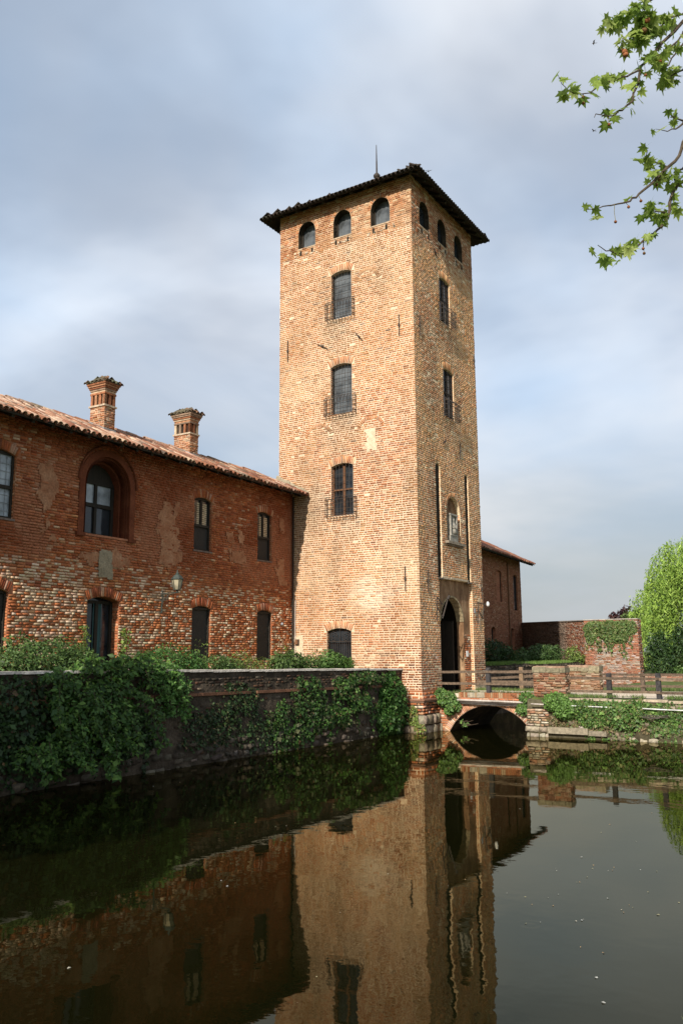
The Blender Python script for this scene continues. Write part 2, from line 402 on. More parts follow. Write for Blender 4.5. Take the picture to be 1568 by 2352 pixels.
def reveal(mb, fr, o):
    seg = 14; U = [o.u0 + (o.u1 - o.u0) * i / seg for i in range(seg + 1)]
    for a, b in zip(U[:-1], U[1:]): mb.add([fr(a, o.top(a), 0), fr(b, o.top(b), 0), fr(b, o.top(b), -o.depth), fr(a, o.top(a), -o.depth)], [(0, 1, 2, 3)])
    for u in (o.u0, o.u1): mb.add([fr(u, o.v0, 0), fr(u, o.vs, 0), fr(u, o.vs, -o.depth), fr(u, o.v0, -o.depth)], [(0, 1, 2, 3)])
    mb.add([fr(o.u0, o.v0, 0), fr(o.u1, o.v0, 0), fr(o.u1, o.v0, -o.depth), fr(o.u0, o.v0, -o.depth)], [(0, 1, 2, 3)])
def op_panel(fr, o, d, inset=0.0, v0=None, v1=None):
    """polygon outline (3d) of the opening at depth d"""
    seg = 12 if o.rise > 0 else 1
    U = np.linspace(o.u0 + inset, o.u1 - inset, seg + 1)
    bot = o.v0 + inset if v0 is None else v0
    P = [fr(U[0], bot, d), fr(U[-1], bot, d)] + [fr(u, o.top(u) - inset, d) for u in U[::-1]]
    return P
def ragged(name, parent, fr, u0, u1, v0, v1, cell, thr, d, mat, seed=0, edge=.35):
    """thin irregular coat of render: cells kept by noise, ragged outline, with thickness"""
    nu = int((u1 - u0) / cell); nv = int((v1 - v0) / cell)
    gu, gv = np.meshgrid((np.arange(nu) + .5) / nu, (np.arange(nv) + .5) / nv, indexing='ij')
    r = np.minimum(np.minimum(gu, 1 - gu) * (u1 - u0), np.minimum(gv, 1 - gv) * (v1 - v0)) / edge
    k = (fbm(gu * (u1 - u0) * 3, gv * (v1 - v0) * 3, seed) + np.clip(r, 0, 1) * .55) > thr
    mb = MB(); cache = {}
    def vid(i, j):
        if (i, j) not in cache:
            cache[(i, j)] = len(mb.V)
            w = (vn(i * .9, j * .9, seed + 5) - .5) * cell * .9; w2 = (vn(i * .9, j * .9, seed + 8) - .5) * cell * .9
            mb.V.append(tuple(fr(u0 + i * cell + w, v0 + j * cell + w2, d + .004 * vn(i * .5, j * .5, seed + 2))))
        return cache[(i, j)]
    for i in range(nu):
        for j in range(nv):
            if k[i, j]:
                mb.F.append((vid(i, j), vid(i + 1, j), vid(i + 1, j + 1), vid(i, j + 1))); mb.C.append((1, 1, 1))
    if mb.F: return mb.done(name, mat, parent)
def pal(n, cols, wts, var=.10):
    c = np.asarray(cols, float); i = rng.choice(len(c), n, p=np.asarray(wts) / sum(wts))
    return c[i] * rng.normal(1, var, (n, 1)).clip(.7, 1.35) * rng.normal(1, .03, (n, 3))
def cen(Q): return np.asarray(Q, float).mean(1)

# ------------------------------------------------------------------ setting: ground, water, road
def build_setting():
    mb = MB()
    def quad(x0, x1, y0, y1, z): mb.add([(x0, y0, z), (x1, y0, z), (x1, y1, z), (x0, y1, z)], [(0, 1, 2, 3)])
    def skirt(p, q, z0, z1): mb.add([(*p, z0), (*q, z0), (*q, z1), (*p, z1)], [(0, 1, 2, 3)])
    B = 1500
    quad(-B, B, -B, -11.4, .85)
    quad(.75, B, -11.4, -3.3, 1.12)
    quad(19.4, B, -3.3, 1.0, 1.12)
    quad(19.4, B, 1.0, B, 1.93)
    mb.add([(5.2, 1.5, 1.93), (19.4, .3, 1.93), (19.4, B, 1.93), (5.2, B, 1.93)], [(0, 1, 2, 3)])
    quad(-B, 5.2, 5.0, B, 1.93)
    quad(-70, .3, 1.3, 5.0, 1.93)
    quad(-B, -26, -11.4, 5.0, .9)
    skirt((-70, -11.4), (.75, -11.4), -1.5, .85); skirt((.75, -11.4), (B, -11.4), .8, 1.12); skirt((.75, -3.3), (19.4, -3.3), -1.5, 1.12)
    skirt((.75, -11.4), (.75, -3.3), -1.5, 1.12); skirt((19.4, -3.3), (19.4, 1.0), -1.5, 1.12); skirt((19.4, 1.0), (B, 1.0), 1.0, 1.93)
    skirt((-26, -11.4), (-26, 5), -1.5, 1.93); skirt((5.2, 1.5), (19.4, .3), -1.5, 1.93); skirt((-70, 1.3), (.3, 1.3), -1.5, 1.93)
    o = mb.done('ground', M['ground'], None, cols=False); o['kind'] = 'structure'
    # moat floor
    mb = MB(); mb.add([(-75, -12, -1.4), (20, -12, -1.4), (20, 2, -1.4), (-75, 2, -1.4)], [(0, 1, 2, 3)])
    o = mb.done('moat_bed', M['soil'], None, cols=False); o['kind'] = 'structure'
    # water
    m, nt, p, N, L = new_mat('moat_water')
    # murky water: dark olive body under a film that tints the mirror image
    df = N('ShaderNodeBsdfDiffuse'); df.inputs['Color'].default_value = (.0050, .0052, .0014, 1)
    gl = N('ShaderNodeBsdfGlossy'); gl.inputs['Color'].default_value = (.80, .74, .56, 1); gl.inputs['Roughness'].default_value = .018
    fz = N('ShaderNodeFresnel'); fz.inputs['IOR'].default_value = 1.333; mxs = N('ShaderNodeMixShader')
    L(fz.outputs[0], mxs.inputs[0]); L(df.outputs[0], mxs.inputs[1]); L(gl.outputs[0], mxs.inputs[2]); L(mxs.outputs[0], nt.nodes['Material Output'].inputs[0]); nt.nodes.remove(p)
    tc = N('ShaderNodeTexCoord')
    def nz(scale, detail, sx, sy):
        mp = N('ShaderNodeMapping'); mp.inputs['Scale'].default_value = (sx, sy, 1); mp.inputs['Rotation'].default_value = (0, 0, -.55); L(tc.outputs['Object'], mp.inputs[0])
        n = N('ShaderNodeTexNoise'); n.inputs['Scale'].default_value = scale; n.inputs['Detail'].default_value = detail; L(mp.outputs[0], n.inputs['Vector']); return n.outputs['Fac']
    def mth(op, a, b):
        q = N('ShaderNodeMath'); q.operation = op
        for i, w in enumerate((a, b)):
            if isinstance(w, (int, float)): q.inputs[i].default_value = w
            else: L(w, q.inputs[i])
        return q.outputs[0]
    patch = N('ShaderNodeMapRange'); patch.inputs['From Min'].default_value = .42; patch.inputs['From Max'].default_value = .66
    patch.inputs['To Min'].default_value = .35; patch.inputs['To Max'].default_value = 1.5; L(nz(.14, 2, 1, 2.2), patch.inputs['Value'])
    h = mth('ADD', mth('MULTIPLY', nz(1.5, 2, 1, 1), 1.0), mth('MULTIPLY', nz(6.5, 2, 1.3, 1), .16))
    h = mth('MULTIPLY', h, patch.outputs[0])
    sep = N('ShaderNodeSeparateXYZ'); L(tc.outputs['Object'], sep.inputs[0])
    for (cx, cy, r0) in RINGS:
        dx = mth('SUBTRACT', sep.outputs[0], cx); dy = mth('SUBTRACT', sep.outputs[1], cy)
        d = mth('SQRT', mth('ADD', mth('MULTIPLY', dx, dx), mth('MULTIPLY', dy, dy)), 0)
        s = mth('SINE', mth('MULTIPLY', d, 70.0), 0)
        fall = N('ShaderNodeMapRange'); fall.interpolation_type = 'SMOOTHSTEP'; fall.inputs['From Min'].default_value = r0; fall.inputs['From Max'].default_value = r0 * .35
        L(d, fall.inputs['Value'])
        h = mth('ADD', h, mth('MULTIPLY', mth('MULTIPLY', s, fall.outputs[0]), .06))
    b = N('ShaderNodeBump'); b.inputs['Strength'].default_value = 1.0; b.inputs['Distance'].default_value = .0032
    L(h, b.inputs['Height'])
    for nd in (df, gl, fz): L(b.outputs[0], nd.inputs['Normal'])
    V = [(-72, -11.45, 0), (.8, -11.45, 0), (.8, -3.25, 0), (19.5, -3.25, 0), (19.5, 1.1, 0), (-72, 1.4, 0)]
    o = mk('moat_water', V, [(0, 1, 2, 5), (2, 3, 4, 5)], m); o['kind'] = 'structure'
    # road over the right bank to the bridge
    mb = MB()
    pts = [(1.42, -3.4), (1.32, -6), (1.32, -30), (4.4, -30), (4.4, -6), (4.4, -3.4)]
    mb.add([(x, y, 1.128 if x < 2 else 1.20) for x, y in pts], [(0, 1, 4, 5), (1, 2, 3, 4)]); mb.add([(4.4, -30, 1.2), (4.4, -3.4, 1.2), (4.6, -3.4, 1.1), (4.6, -30, 1.1)], [(0, 1, 2, 3)])
    mb.add([(3.9, -14, 1.124), (60, -14, 1.124), (60, -12, 1.124), (3.9, -12, 1.124)], [(0, 1, 2, 3)])
    o = mb.done('road', M['road'], None, cols=False); o['kind'] = 'structure'
RINGS = [(-18.84, -7.84, .24), (-16.27, -9.23, .18)]
build_setting()

# ------------------------------------------------------------------ roof tiles
def tile_template(r0=.078, r1=.064, l=.42, th=.014, seg=6):
    V = []; F = []
    for (r, y) in ((r0, 0.), (r1, l)):
        for q in (r, r - th):
            for i in range(seg + 1):
                t = math.pi * i / seg; V.append((q * math.cos(t), y, q * math.sin(t)))
    n = seg + 1
    for i in range(seg):
        F.append((i, i + 1, 2 * n + i + 1, 2 * n + i)); F.append((n + i + 1, n + i, 3 * n + i, 3 * n + i + 1)); F.append((i + 1, i, n + i, n + i + 1))
    return np.array(V), np.array(F)
TV, TF = tile_template()
def place_tiles(parent, T, palette, wts, nind, name='roof_tile', indmask=None):
    """T list of (loc, A, B, N) ; the tiles that show largest become objects of their own"""
    n = len(T); loc = np.array([t[0] for t in T]); R = np.array([np.stack([t[1], t[2], t[3]], 1) for t in T])
    cols = pal(n, palette, wts)
    x, y, z = proj(loc); d = np.linalg.norm(loc - CAM, axis=1)
    ok = (x > 2) & (x < 1566) & (y > 2) & (y < 2350)
    if indmask is not None: ok &= indmask
    s = np.where(ok, 1 / d, -1); order = np.argsort(-s)[:nind]; order = [i for i in order if s[i] > 0]
    var = [make_mesh(name, TV, TF, M['tile'], np.tile(c, (len(TF), 1)), True) for c in pal(12, palette, wts)]
    base = wloc(parent); keep = np.ones(n, bool)
    for k, i in enumerate(order):
        keep[i] = False
        o = bpy.data.objects.new(name, var[rng.integers(12)]); COL.objects.link(o); o.parent = parent
        m = np.eye(4); m[:3, :3] = R[i]; m[:3, 3] = loc[i] - base; o.matrix_local = Matrix(m.tolist())
    if keep.any():
        Vk = np.einsum('nij,vj->nvi', R[keep], TV) + loc[keep][:, None]; k = keep.sum()
        F = (np.arange(k)[:, None, None] * len(TV) + TF[None]).reshape(-1, 4)
        o = mk(name + '_rest', Vk.reshape(-1, 3), F, M['tile'], parent, np.repeat(cols[keep], len(TF), axis=0), True); o['kind'] = 'stuff'
def roof_plane_tiles(O, A, B, Nn, L, H, pitch=.19, row=.34, k0=0., k1=0., jit=1.0, lift=.05):
    """eave from O along A (length L), slope along B (length H); k0,k1: hip cut per metre up the slope"""
    T = []; P = []
    nr = int(H / row) + 1; nc = int(L / pitch)
    for j in range(nr):
        b = j * row
        for i in range(nc + 1):
            a = i * L / nc
            if a < b * k0 - .05 or a > L - b * k1 + .05 or b > H - .12: continue
            w = rng.normal(0, .008 * jit, 3); y = rng.normal(0, .035 * jit)
            Bj = B + Nn * (.045 + rng.normal(0, .018 * jit)) + A * rng.normal(0, .03 * jit); Bj = Bj / np.linalg.norm(Bj)
            Aj = A - Bj * (A @ Bj); Aj /= np.linalg.norm(Aj); Nj = np.cross(Aj, Bj)
            if Nj @ Nn < 0: Nj = -Nj
            T.append((O + A * a + B * (b - .05 + y) + Nn * (lift) + w, Aj, Bj, Nj))
            if i < nc: P.append((O + A * (a + pitch * .5) + B * (b - .02 + y) + Nn * (lift + .03) + w, Aj, Bj, -Nj))
    return T, P

# ------------------------------------------------------------------ tower
TL = Frame((0, 0, 0), (0, 1, 0), (-1, 0, 0))      # sunlit side
TR = Frame((0, 0, 0), (1, 0, 0), (0, -1, 0))      # gate side
TW, TD, TH = 5.2, 5.57, 19.02
tower = thing('brick_tower', (2.6, 2.8, 0), 'tall square gate tower of orange brick with low tiled hip roof', 'tower')
opsL = [Op(3.97, 4.73, 17.38, 18.01, .38, .13, .42, False), Op(2.42, 3.18, 17.38, 18.01, .38, .13, .42, False), Op(.84, 1.61, 17.39, 18.01, .38, .13, .42, False),
        Op(2.44, 3.29, 14.26, 15.96, .10, .26, .2), Op(2.45, 3.33, 10.72, 12.47, .10, .26, .2), Op(2.43, 3.33, 7.13, 8.86, .10, .26, .2),
        Op(2.56, 3.53, 1.6, 3.19, .11, .24, .16)]
opsR = [Op(.63, 1.39, 17.3, 17.93, .38, .13, .2, False), Op(2.09, 2.83, 17.3, 17.93, .37, .13, .2, False), Op(3.55, 4.29, 17.3, 17.93, .37, .13, .2, False),
        Op(2.12, 2.98, 14.26, 15.9, .10, .26, .10), Op(2.25, 3.10, 10.73, 12.46, .10, .26, .10),
        Op(1.40, 1.76, 4.955, 8.72, .18, 0, .06), Op(3.83, 4.13, 4.955, 8.75, .15, 0, .05),
        Op(2.22, 3.34, 6.27, 7.34, .55, .16, .15), Op(1.47, 4.19, 1.0, 4.94, 0, 0, .115)]
def tower_walls():
    mb = MB(); wall_sheet(mb, TL, 0, TD, -1.4, 17.05, opsL[3:]); mb.done('wall', M['mortar_tower'], tower, cols=False)
    for fr, W_, op in ((TL, TD, opsL[:3]), (TR, TW, opsR[:3])):
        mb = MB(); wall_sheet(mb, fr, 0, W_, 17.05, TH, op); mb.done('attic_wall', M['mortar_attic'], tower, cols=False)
        for o in op: mb = MB(); reveal(mb, fr, o); mb.done('window_reveal', M['mortar_dark'], tower, cols=False)  # dark mortar here paints the shadow inside the attic openings
    mb = MB(); wall_sheet(mb, TR, 0, TW, -1.4, 17.05, opsR[3:])
    o = mb.done('wall', noise_mat('mortar_gate', [(.56, .43, .26), (.68, .54, .35), (.77, .64, .45)], 1.3, 7, .95, .35, 22, .006), tower, cols=False)
    mb = MB()
    mb.add([(0, TD, -1), (TW, TD, -1), (TW, TD, TH), (0, TD, TH)], [(0, 1, 2, 3)]); mb.add([(TW, 0, -1), (TW, TD, -1), (TW, TD, TH), (TW, 0, TH)], [(0, 1, 2, 3)])
    mb.done('rear_wall', M['brick_far'], tower, cols=False)
    # ---- bricks, sunlit side
    def col_left(Q):
        c = cen(Q); u, v = c[:, 0], c[:, 1]; n = len(c)
        orange = pal(n, [(.42, .195, .085), (.39, .17, .07), (.45, .225, .105), (.33, .16, .08), (.25, .145, .09)], [5, 5, 4, 1.2, .6], .06)
        red = pal(n, [(.38, .14, .055), (.31, .105, .045), (.44, .20, .09), (.52, .38, .25), (.22, .10, .06)], [5, 5, 2.5, 1.2, 1.5])
        k = np.maximum(sstep(3.9, 2.2, v + 1.2 * (fbm(u * .8, v * .8, 3) - .5)), sstep(16.7, 17.5, v + 2.6 * (fbm(u * 1.1, v * 1.1, 4) - .5) - .10 * (u - 2.8)))
        k = np.maximum(k, .8 * sstep(.60, .68, fbm(u * .55, v * .45, 21)))
        k = np.maximum(k, .9 * ((u > 1.26) & (u < 1.82) & (v > 5.6) & (v < 6.5)))
        out = orange * (1 - k[:, None]) + red * k[:, None]
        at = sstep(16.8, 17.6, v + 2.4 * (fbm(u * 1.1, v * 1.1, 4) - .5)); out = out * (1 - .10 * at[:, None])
        pale = sstep(.52, .70, fbm(u * .5, v * .5, 9)) * .5 + .75 * sstep(6.8, 4.6, v) * sstep(3.3, 4.0, v) * sstep(.36, .56, fbm(u * .8, v * .8, 19))
        out = out * (1 - pale[:, None] * .5) + np.array([.60, .43, .26]) * pale[:, None] * .5
        tone = .70 + .62 * fbm(u * .5, v * .38, 61); drip = 1 - .26 * sstep(.52, .72, fbm(u * 3.2, v * .22, 63)); damp = 1 - .28 * sstep(2.9, 1.6, v + .6 * (fbm(u * 1.2, v, 65) - .5))
        out = out * (tone * drip * damp)[:, None]
        st = np.zeros(n)
        for o in opsL[3:6]:
            st = np.maximum(st, sstep(o.h + .75, o.h + .05, abs(u - o.c + .1)) * sstep(o.v0 - 1.9, o.v0 - .2, v) * sstep(o.v0 + .25, o.v0 - .05, v))
        ww = sstep(1.0, .25, np.hypot((u - 1.95) / 1.25, (v - 4.4) / .75) + .7 * (fbm(u * 1.6, v * 1.6, 23) - .5)); ww = ww * (rng.random(n) < .92)
        ww = ww * (.35 + .5 * rng.random(n)); out = out * (1 - ww[:, None]) + np.array([.74, .62, .48]) * ww[:, None]
        st = np.maximum(st, 1.0 * sstep(1.0, .3, abs(u - 4.1)) * sstep(5.4, 7.2, v) * sstep(9.2, 8.2, v))
        st = st * sstep(.30, .58, fbm(u * 1.3, v * .9, 12))
        return out * (1 - .55 * st[:, None]) + np.array([.16, .13, .09]) * .5 * st[:, None]
    Q = []
    ext = Op(.78, 9, -2, 1.97)
    Q += lay(-.012, TD, 1.30, TH, .0745, .22, opsL + [ext], .027, jv=.016, wob=.0035, gaps=.006, seed=1, ej=.008)
    # brickwork of walled-up arches
    ghost = []
    for (c, vs, h, rs) in ((1.80, 15.4, .38, .36), (3.85, 10.05, .47, .33), (1.71, 10.05, .42, .30)):
        g = Op(c - h, c + h, vs - .01, vs, rs, .15); ghost += [g]
    Q = [q for q in Q if not any((lambda cc, g: g.vs < cc[1] and g.R + .015 < math.hypot(cc[0] - g.c, cc[1] - g.cy) < g.R + .14 and abs(cc[0] - g.c) < g.h * 1.45)(np.mean(q, 0), g) for g in ghost)]
    nb = len(Q)
    for g in ghost: Q += g.voussoirs(.062, .016)
    arch0 = len(Q)
    for o in opsL: Q += o.voussoirs(.066, .020)
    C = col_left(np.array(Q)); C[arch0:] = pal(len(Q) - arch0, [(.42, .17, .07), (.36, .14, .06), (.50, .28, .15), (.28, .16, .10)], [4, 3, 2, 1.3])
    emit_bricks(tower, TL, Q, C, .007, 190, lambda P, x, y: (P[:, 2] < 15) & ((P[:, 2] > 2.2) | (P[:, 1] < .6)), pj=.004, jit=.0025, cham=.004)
    # ---- bricks, gate side
    def col_right(Q):
        c = cen(Q); u, v = c[:, 0], c[:, 1]; n = len(c)
        a = pal(n, [(.50, .255, .115), (.46, .22, .095), (.54, .305, .15), (.58, .42, .26), (.37, .195, .11)], [4, 4, 3, .8, .8], .07)
        r = pal(n, [(.40, .155, .07), (.33, .12, .055), (.46, .25, .14), (.55, .44, .32), (.25, .12, .07)], [5, 4, 2, 1.6, 1.5])
        k = np.maximum(sstep(3.4, 2.0, v + 1.1 * (fbm(u, v, 5) - .5)), sstep(16.2, 17.2, v + 1.0 * (fbm(u, v, 6) - .5)))
        k = np.maximum(k, .7 * sstep(.58, .7, fbm(u * .6, v * .5, 31)))
        tone = .72 + .58 * fbm(u * .6, v * .45, 71); drip = 1 - .26 * sstep(.5, .72, fbm(u * 3.2, v * .22, 73)); damp = 1 - .3 * sstep(3.0, 1.6, v + .6 * (fbm(u * 1.2, v, 75) - .5)); a = a * (tone * drip * damp)[:, None]; r = r * (tone * drip * damp)[:, None]
        st = np.zeros(n)
        for o in opsR[3:5]:
            st = np.maximum(st, sstep(o.h + .8, o.h, abs(u - o.c - .15)) * sstep(o.v0 - 1.5, o.v0 - .1, v) * sstep(o.v0 + .2, o.v0 - .05, v))
        st = st * sstep(.32, .6, fbm(u * 1.3, v, 14))
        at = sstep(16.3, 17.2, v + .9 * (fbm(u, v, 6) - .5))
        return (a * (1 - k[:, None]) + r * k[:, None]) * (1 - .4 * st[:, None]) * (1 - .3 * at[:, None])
    Q = lay(-.012, TW + .01, 1.30, TH, .0745, .22, opsR, .024, jv=.016, wob=.004, gaps=.008, seed=2, ej=.008)
    a0 = len(Q)
    for o in opsR: Q += o.voussoirs(.066, .020)
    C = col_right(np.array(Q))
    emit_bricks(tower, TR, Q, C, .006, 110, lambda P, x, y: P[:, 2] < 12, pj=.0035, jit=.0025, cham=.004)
    # brick jambs of the openings that face the viewer
    JL = []
    for o in opsL:      # far jamb (higher Y is hidden; jamb at u0 faces +Y) -> the jamb at u1 is turned from us, u0 one too thin: lay both
        for u, s in ((o.u0, 1), (o.u1, -1)):
            JL.append((Frame((0, u, 0), (1, 0, 0), (0, s, 0)), o))
    for fr, o in JL:
        if o.v0 > 17: continue
        q = lay(.01, o.depth, o.v0, o.vs, .0745, .22, (), .024, seed=int(o.v0 * 10))
        emit_bricks(tower, fr, q, pal(len(q), [(.40, .17, .075), (.32, .12, .05), (.50, .33, .2)], [4, 3, 1.5]), .004, 0, name='jamb_brick', pj=.002)
    for o in opsR:
        if o.v0 > 17: continue
        for u, s in ((o.u1, -1),):
            q = lay(.01, o.depth, o.v0, o.vs, .0745, .22, (), .024, seed=int(o.v0 * 10 + o.u0))
            emit_bricks(tower, Frame((u, 0, 0), (0, 1, 0), (s, 0, 0)), q, pal(len(q), [(.46, .18, .075), (.38, .14, .055), (.50, .31, .18)], [4, 3, 1.2]), .004, 0, name='jamb_brick', pj=.002)
    # string courses and battered foot
    for (z0, z1, d, mat, cc) in ((1.245, 1.30, .035, 'brick', (.33, .13, .06)), (.985, 1.03, .15, 'brick', (.26, .13, .08)), (.93, .975, .12, 'brick', (.20, .12, .08))):
        mb = MB()
        mb.prism([(-d, -d, z0), (-d, .9, z0), (0.02, .9, z0), (.02, .02, z0), (1.45, .02, z0), (1.45, -d, z0)], (0, 0, z1 - z0), cc)
        mb.done('string_course', M[mat], tower)
    mb = MB(); mb.prism([(-.03, -.03, 1.0), (-.03, .9, 1.0), (.02, .9, 1.0), (.02, .02, 1.0), (1.45, .02, 1.0), (1.45, -.03, 1.0)], (0, 0, .25)); mb.done('plinth_core', M['mortar_tower'], tower, cols=False)
    for fr, L in ((Frame((-.03, -.03, 0), (0, 1, 0), (-1, 0, 0)), .9), (Frame((-.03, -.03, 0), (1, 0, 0), (0, -1, 0)), 1.5)):
        q = lay(-.01, L, 1.03, 1.245, .1075, .27, (), .03, seed=4)
        emit_bricks(tower, fr, q, pal(len(q), [(.42, .15, .06), (.35, .12, .05), (.50, .28, .16)], [4, 3, 1]), .012, 40)
    mb = MB(); mb.prism([(-.07, -.07, -1.3), (-.07, .95, -1.3), (.02, .95, -1.3), (.02, .02, -1.3), (1.3, .02, -1.3), (1.3, -.07, -1.3)], (0, 0, 2.23)); mb.done('foot', M['mortar_dark'], tower, cols=False)
    for fr, L, sd in ((Frame((-.07, -.07, 0), (0, 1, 0), (-1, 0, 0)), .95, 1), (Frame((-.07, -.07, 0), (1, 0, 0), (0, -1, 0)), 1.2, 2)):
        q = lay(-.02, L, .56, .93, .092, .24, (), .03, seed=7 + sd)
        emit_bricks(tower, fr, q, pal(len(q), [(.40, .14, .06), (.32, .11, .05), (.56, .44, .34), (.46, .24, .14)], [4, 3, 2, 2]), .02, 40, pj=.012, jit=.008)
        q = lay(-.05, L, -.4, .56, .30, .42, (), .03, seed=17 + sd)
        emit_bricks(tower, fr, q, pal(len(q), [(.25, .20, .14), (.20, .16, .11), (.30, .25, .18)], [3, 2, 2]), .06, 20, name='stone_block', mat=M['stone'], pj=.02, jit=.015, cham=.02)
tower_walls()

def rods(mb, fr, u0, u1, v0, v1, d, nu, nv, r=.009):
    for i in range(nu): u = u0 + (u1 - u0) * i / max(nu - 1, 1); mb.bar(fr(u, v0, d), fr(u, v1, d), r)
    for j in range(nv): v = v0 + (v1 - v0) * j / max(nv - 1, 1); mb.bar(fr(u0, v, d), fr(u1, v, d), r)
def tower_window(fr, o, pane='pane_grey', wood='dark_wood', depth=-.17, mull=True, cage=True, cw=.14, ch=.66, label=None):
    w = node('window', tower, fr(o.c, o.v0, depth))
    if label: w['label'] = label
    mb = MB(); mb.add(op_panel(fr, o, depth - .02), [tuple(range(len(op_panel(fr, o, depth))))]); mb.done('pane', M[pane], w, cols=False)
    mb = MB(); t = .045
    for a, b in ((o.u0, o.u0 + t), (o.u1 - t, o.u1)): mb.box(fr(a, o.v0, depth - .015), fr.U * (b - a), fr.W * (o.vs - o.v0 + o.rise * .5), fr.N * .05)
    mb.box(fr(o.u0 + t, o.v0, depth - .015), fr.U * (o.u1 - o.u0 - 2 * t), fr.W * t, fr.N * .05)
    if mull: mb.box(fr(o.c - .035, o.v0 + t, depth - .015), fr.U * .07, fr.W * (o.vs - o.v0), fr.N * .055)
    if mull: mb.box(fr(o.u0 + t, o.v0 + (o.vs - o.v0) * .52, depth - .013), fr.U * (o.u1 - o.u0 - 2 * t), fr.W * .06, fr.N * .045)
    mb.done('frame', M[wood], w, cols=False)
    if cage:
        mb = MB(); rods(mb, fr, o.u0 + .05, o.u1 - .05, o.v0 + ch, o.vs + o.rise * .6, -.04, 7, 0, .008)
        for k in range(1, 4): v = o.v0 + ch + (o.vs - o.v0 - ch) * k / 4; mb.bar(fr(o.u0, v, -.04), fr(o.u1, v, -.04), .008)
        a, b, z0, z1, D = o.u0 - cw, o.u1 + cw, o.v0 - .04, o.v0 + ch, .20
        n = 9
        for i in range(n + 1):
            u = a + (b - a) * i / n
            mb.bar(fr(u, z0, D), fr(u, z1 - .12, D), .008); mb.bar(fr(u, z1 - .12, D), fr(u, z1, D * .45), .008); mb.bar(fr(u, z0, D), fr(u, z0, 0), .008)
        for v in (z0, z0 + .08, z0 + (z1 - z0) * .35, z0 + (z1 - z0) * .62, z1 - .12):
            mb.bar(fr(a, v, D), fr(b, v, D), .009)
            for u in (a, b): mb.bar(fr(u, v, 0), fr(u, v, D), .009)
        mb.bar(fr(a, z1, D * .45), fr(b, z1, D * .45), .009)
        for u in (a, b):
            for d in (.05, .12): mb.bar(fr(u, z0, d), fr(u, z1 - .05, d), .008)
            mb.bar(fr(u, z1, 0), fr(u, z1, D * .45), .009)
        mb.done('iron_grille', M['iron'], w, cols=False)
    return w
for o in opsL[:3]: tower_window(TL, o, 'pane_grey', 'dark_wood', -.3, False, False)
for o in opsR[:3]: tower_window(TR, o, 'pane_dark', 'dark_wood', -.17, False, False)
tower_window(TL, opsL[3], 'pane_grey', 'dark_wood', mull=False, label='topmost barred window with a bulging iron basket, sunlit side')
tower_window(TL, opsL[4], 'pane_grey', 'dark_wood', mull=False, cw=.17, label='middle barred window with a bulging iron basket, sunlit side')
tower_window(TL, opsL[5], 'pane_dark', 'brown_wood', label='lowest barred window with brown wooden casements')
tower_window(TR, opsR[3], 'pane_dark', depth=-.08); tower_window(TR, opsR[4], 'pane_dark', depth=-.08)
def ground_window():
    o = opsL[6]; w = tower_window(TL, o, 'pane_dark', 'dark_wood', -.13, False, False, label='ground floor window behind scrolled iron bars')
    mb = MB(); rods(mb, TL, o.u0 + .04, o.u1 - .04, o.v0, o.vs - .33, -.05, 11, 2, .009)
    mb.bar(TL(o.u0, o.vs - .33, -.05), TL(o.u1, o.vs - .33, -.05), .014)
    for c in (o.c - .25, o.c + .25):
        for rr in (.15, .08):
            P = [TL(c + rr * math.cos(t), o.vs - .15 + rr * math.sin(t), -.05) for t in np.linspace(0, 2 * math.pi, 13)]; mb.tube(P, .008, n=4)
    mb.bar(TL(o.c, o.vs - .33, -.05), TL(o.c, o.vs + .1, -.05), .009)
    mb.done('iron_grille', M['iron'], w, cols=False)
ground_window()
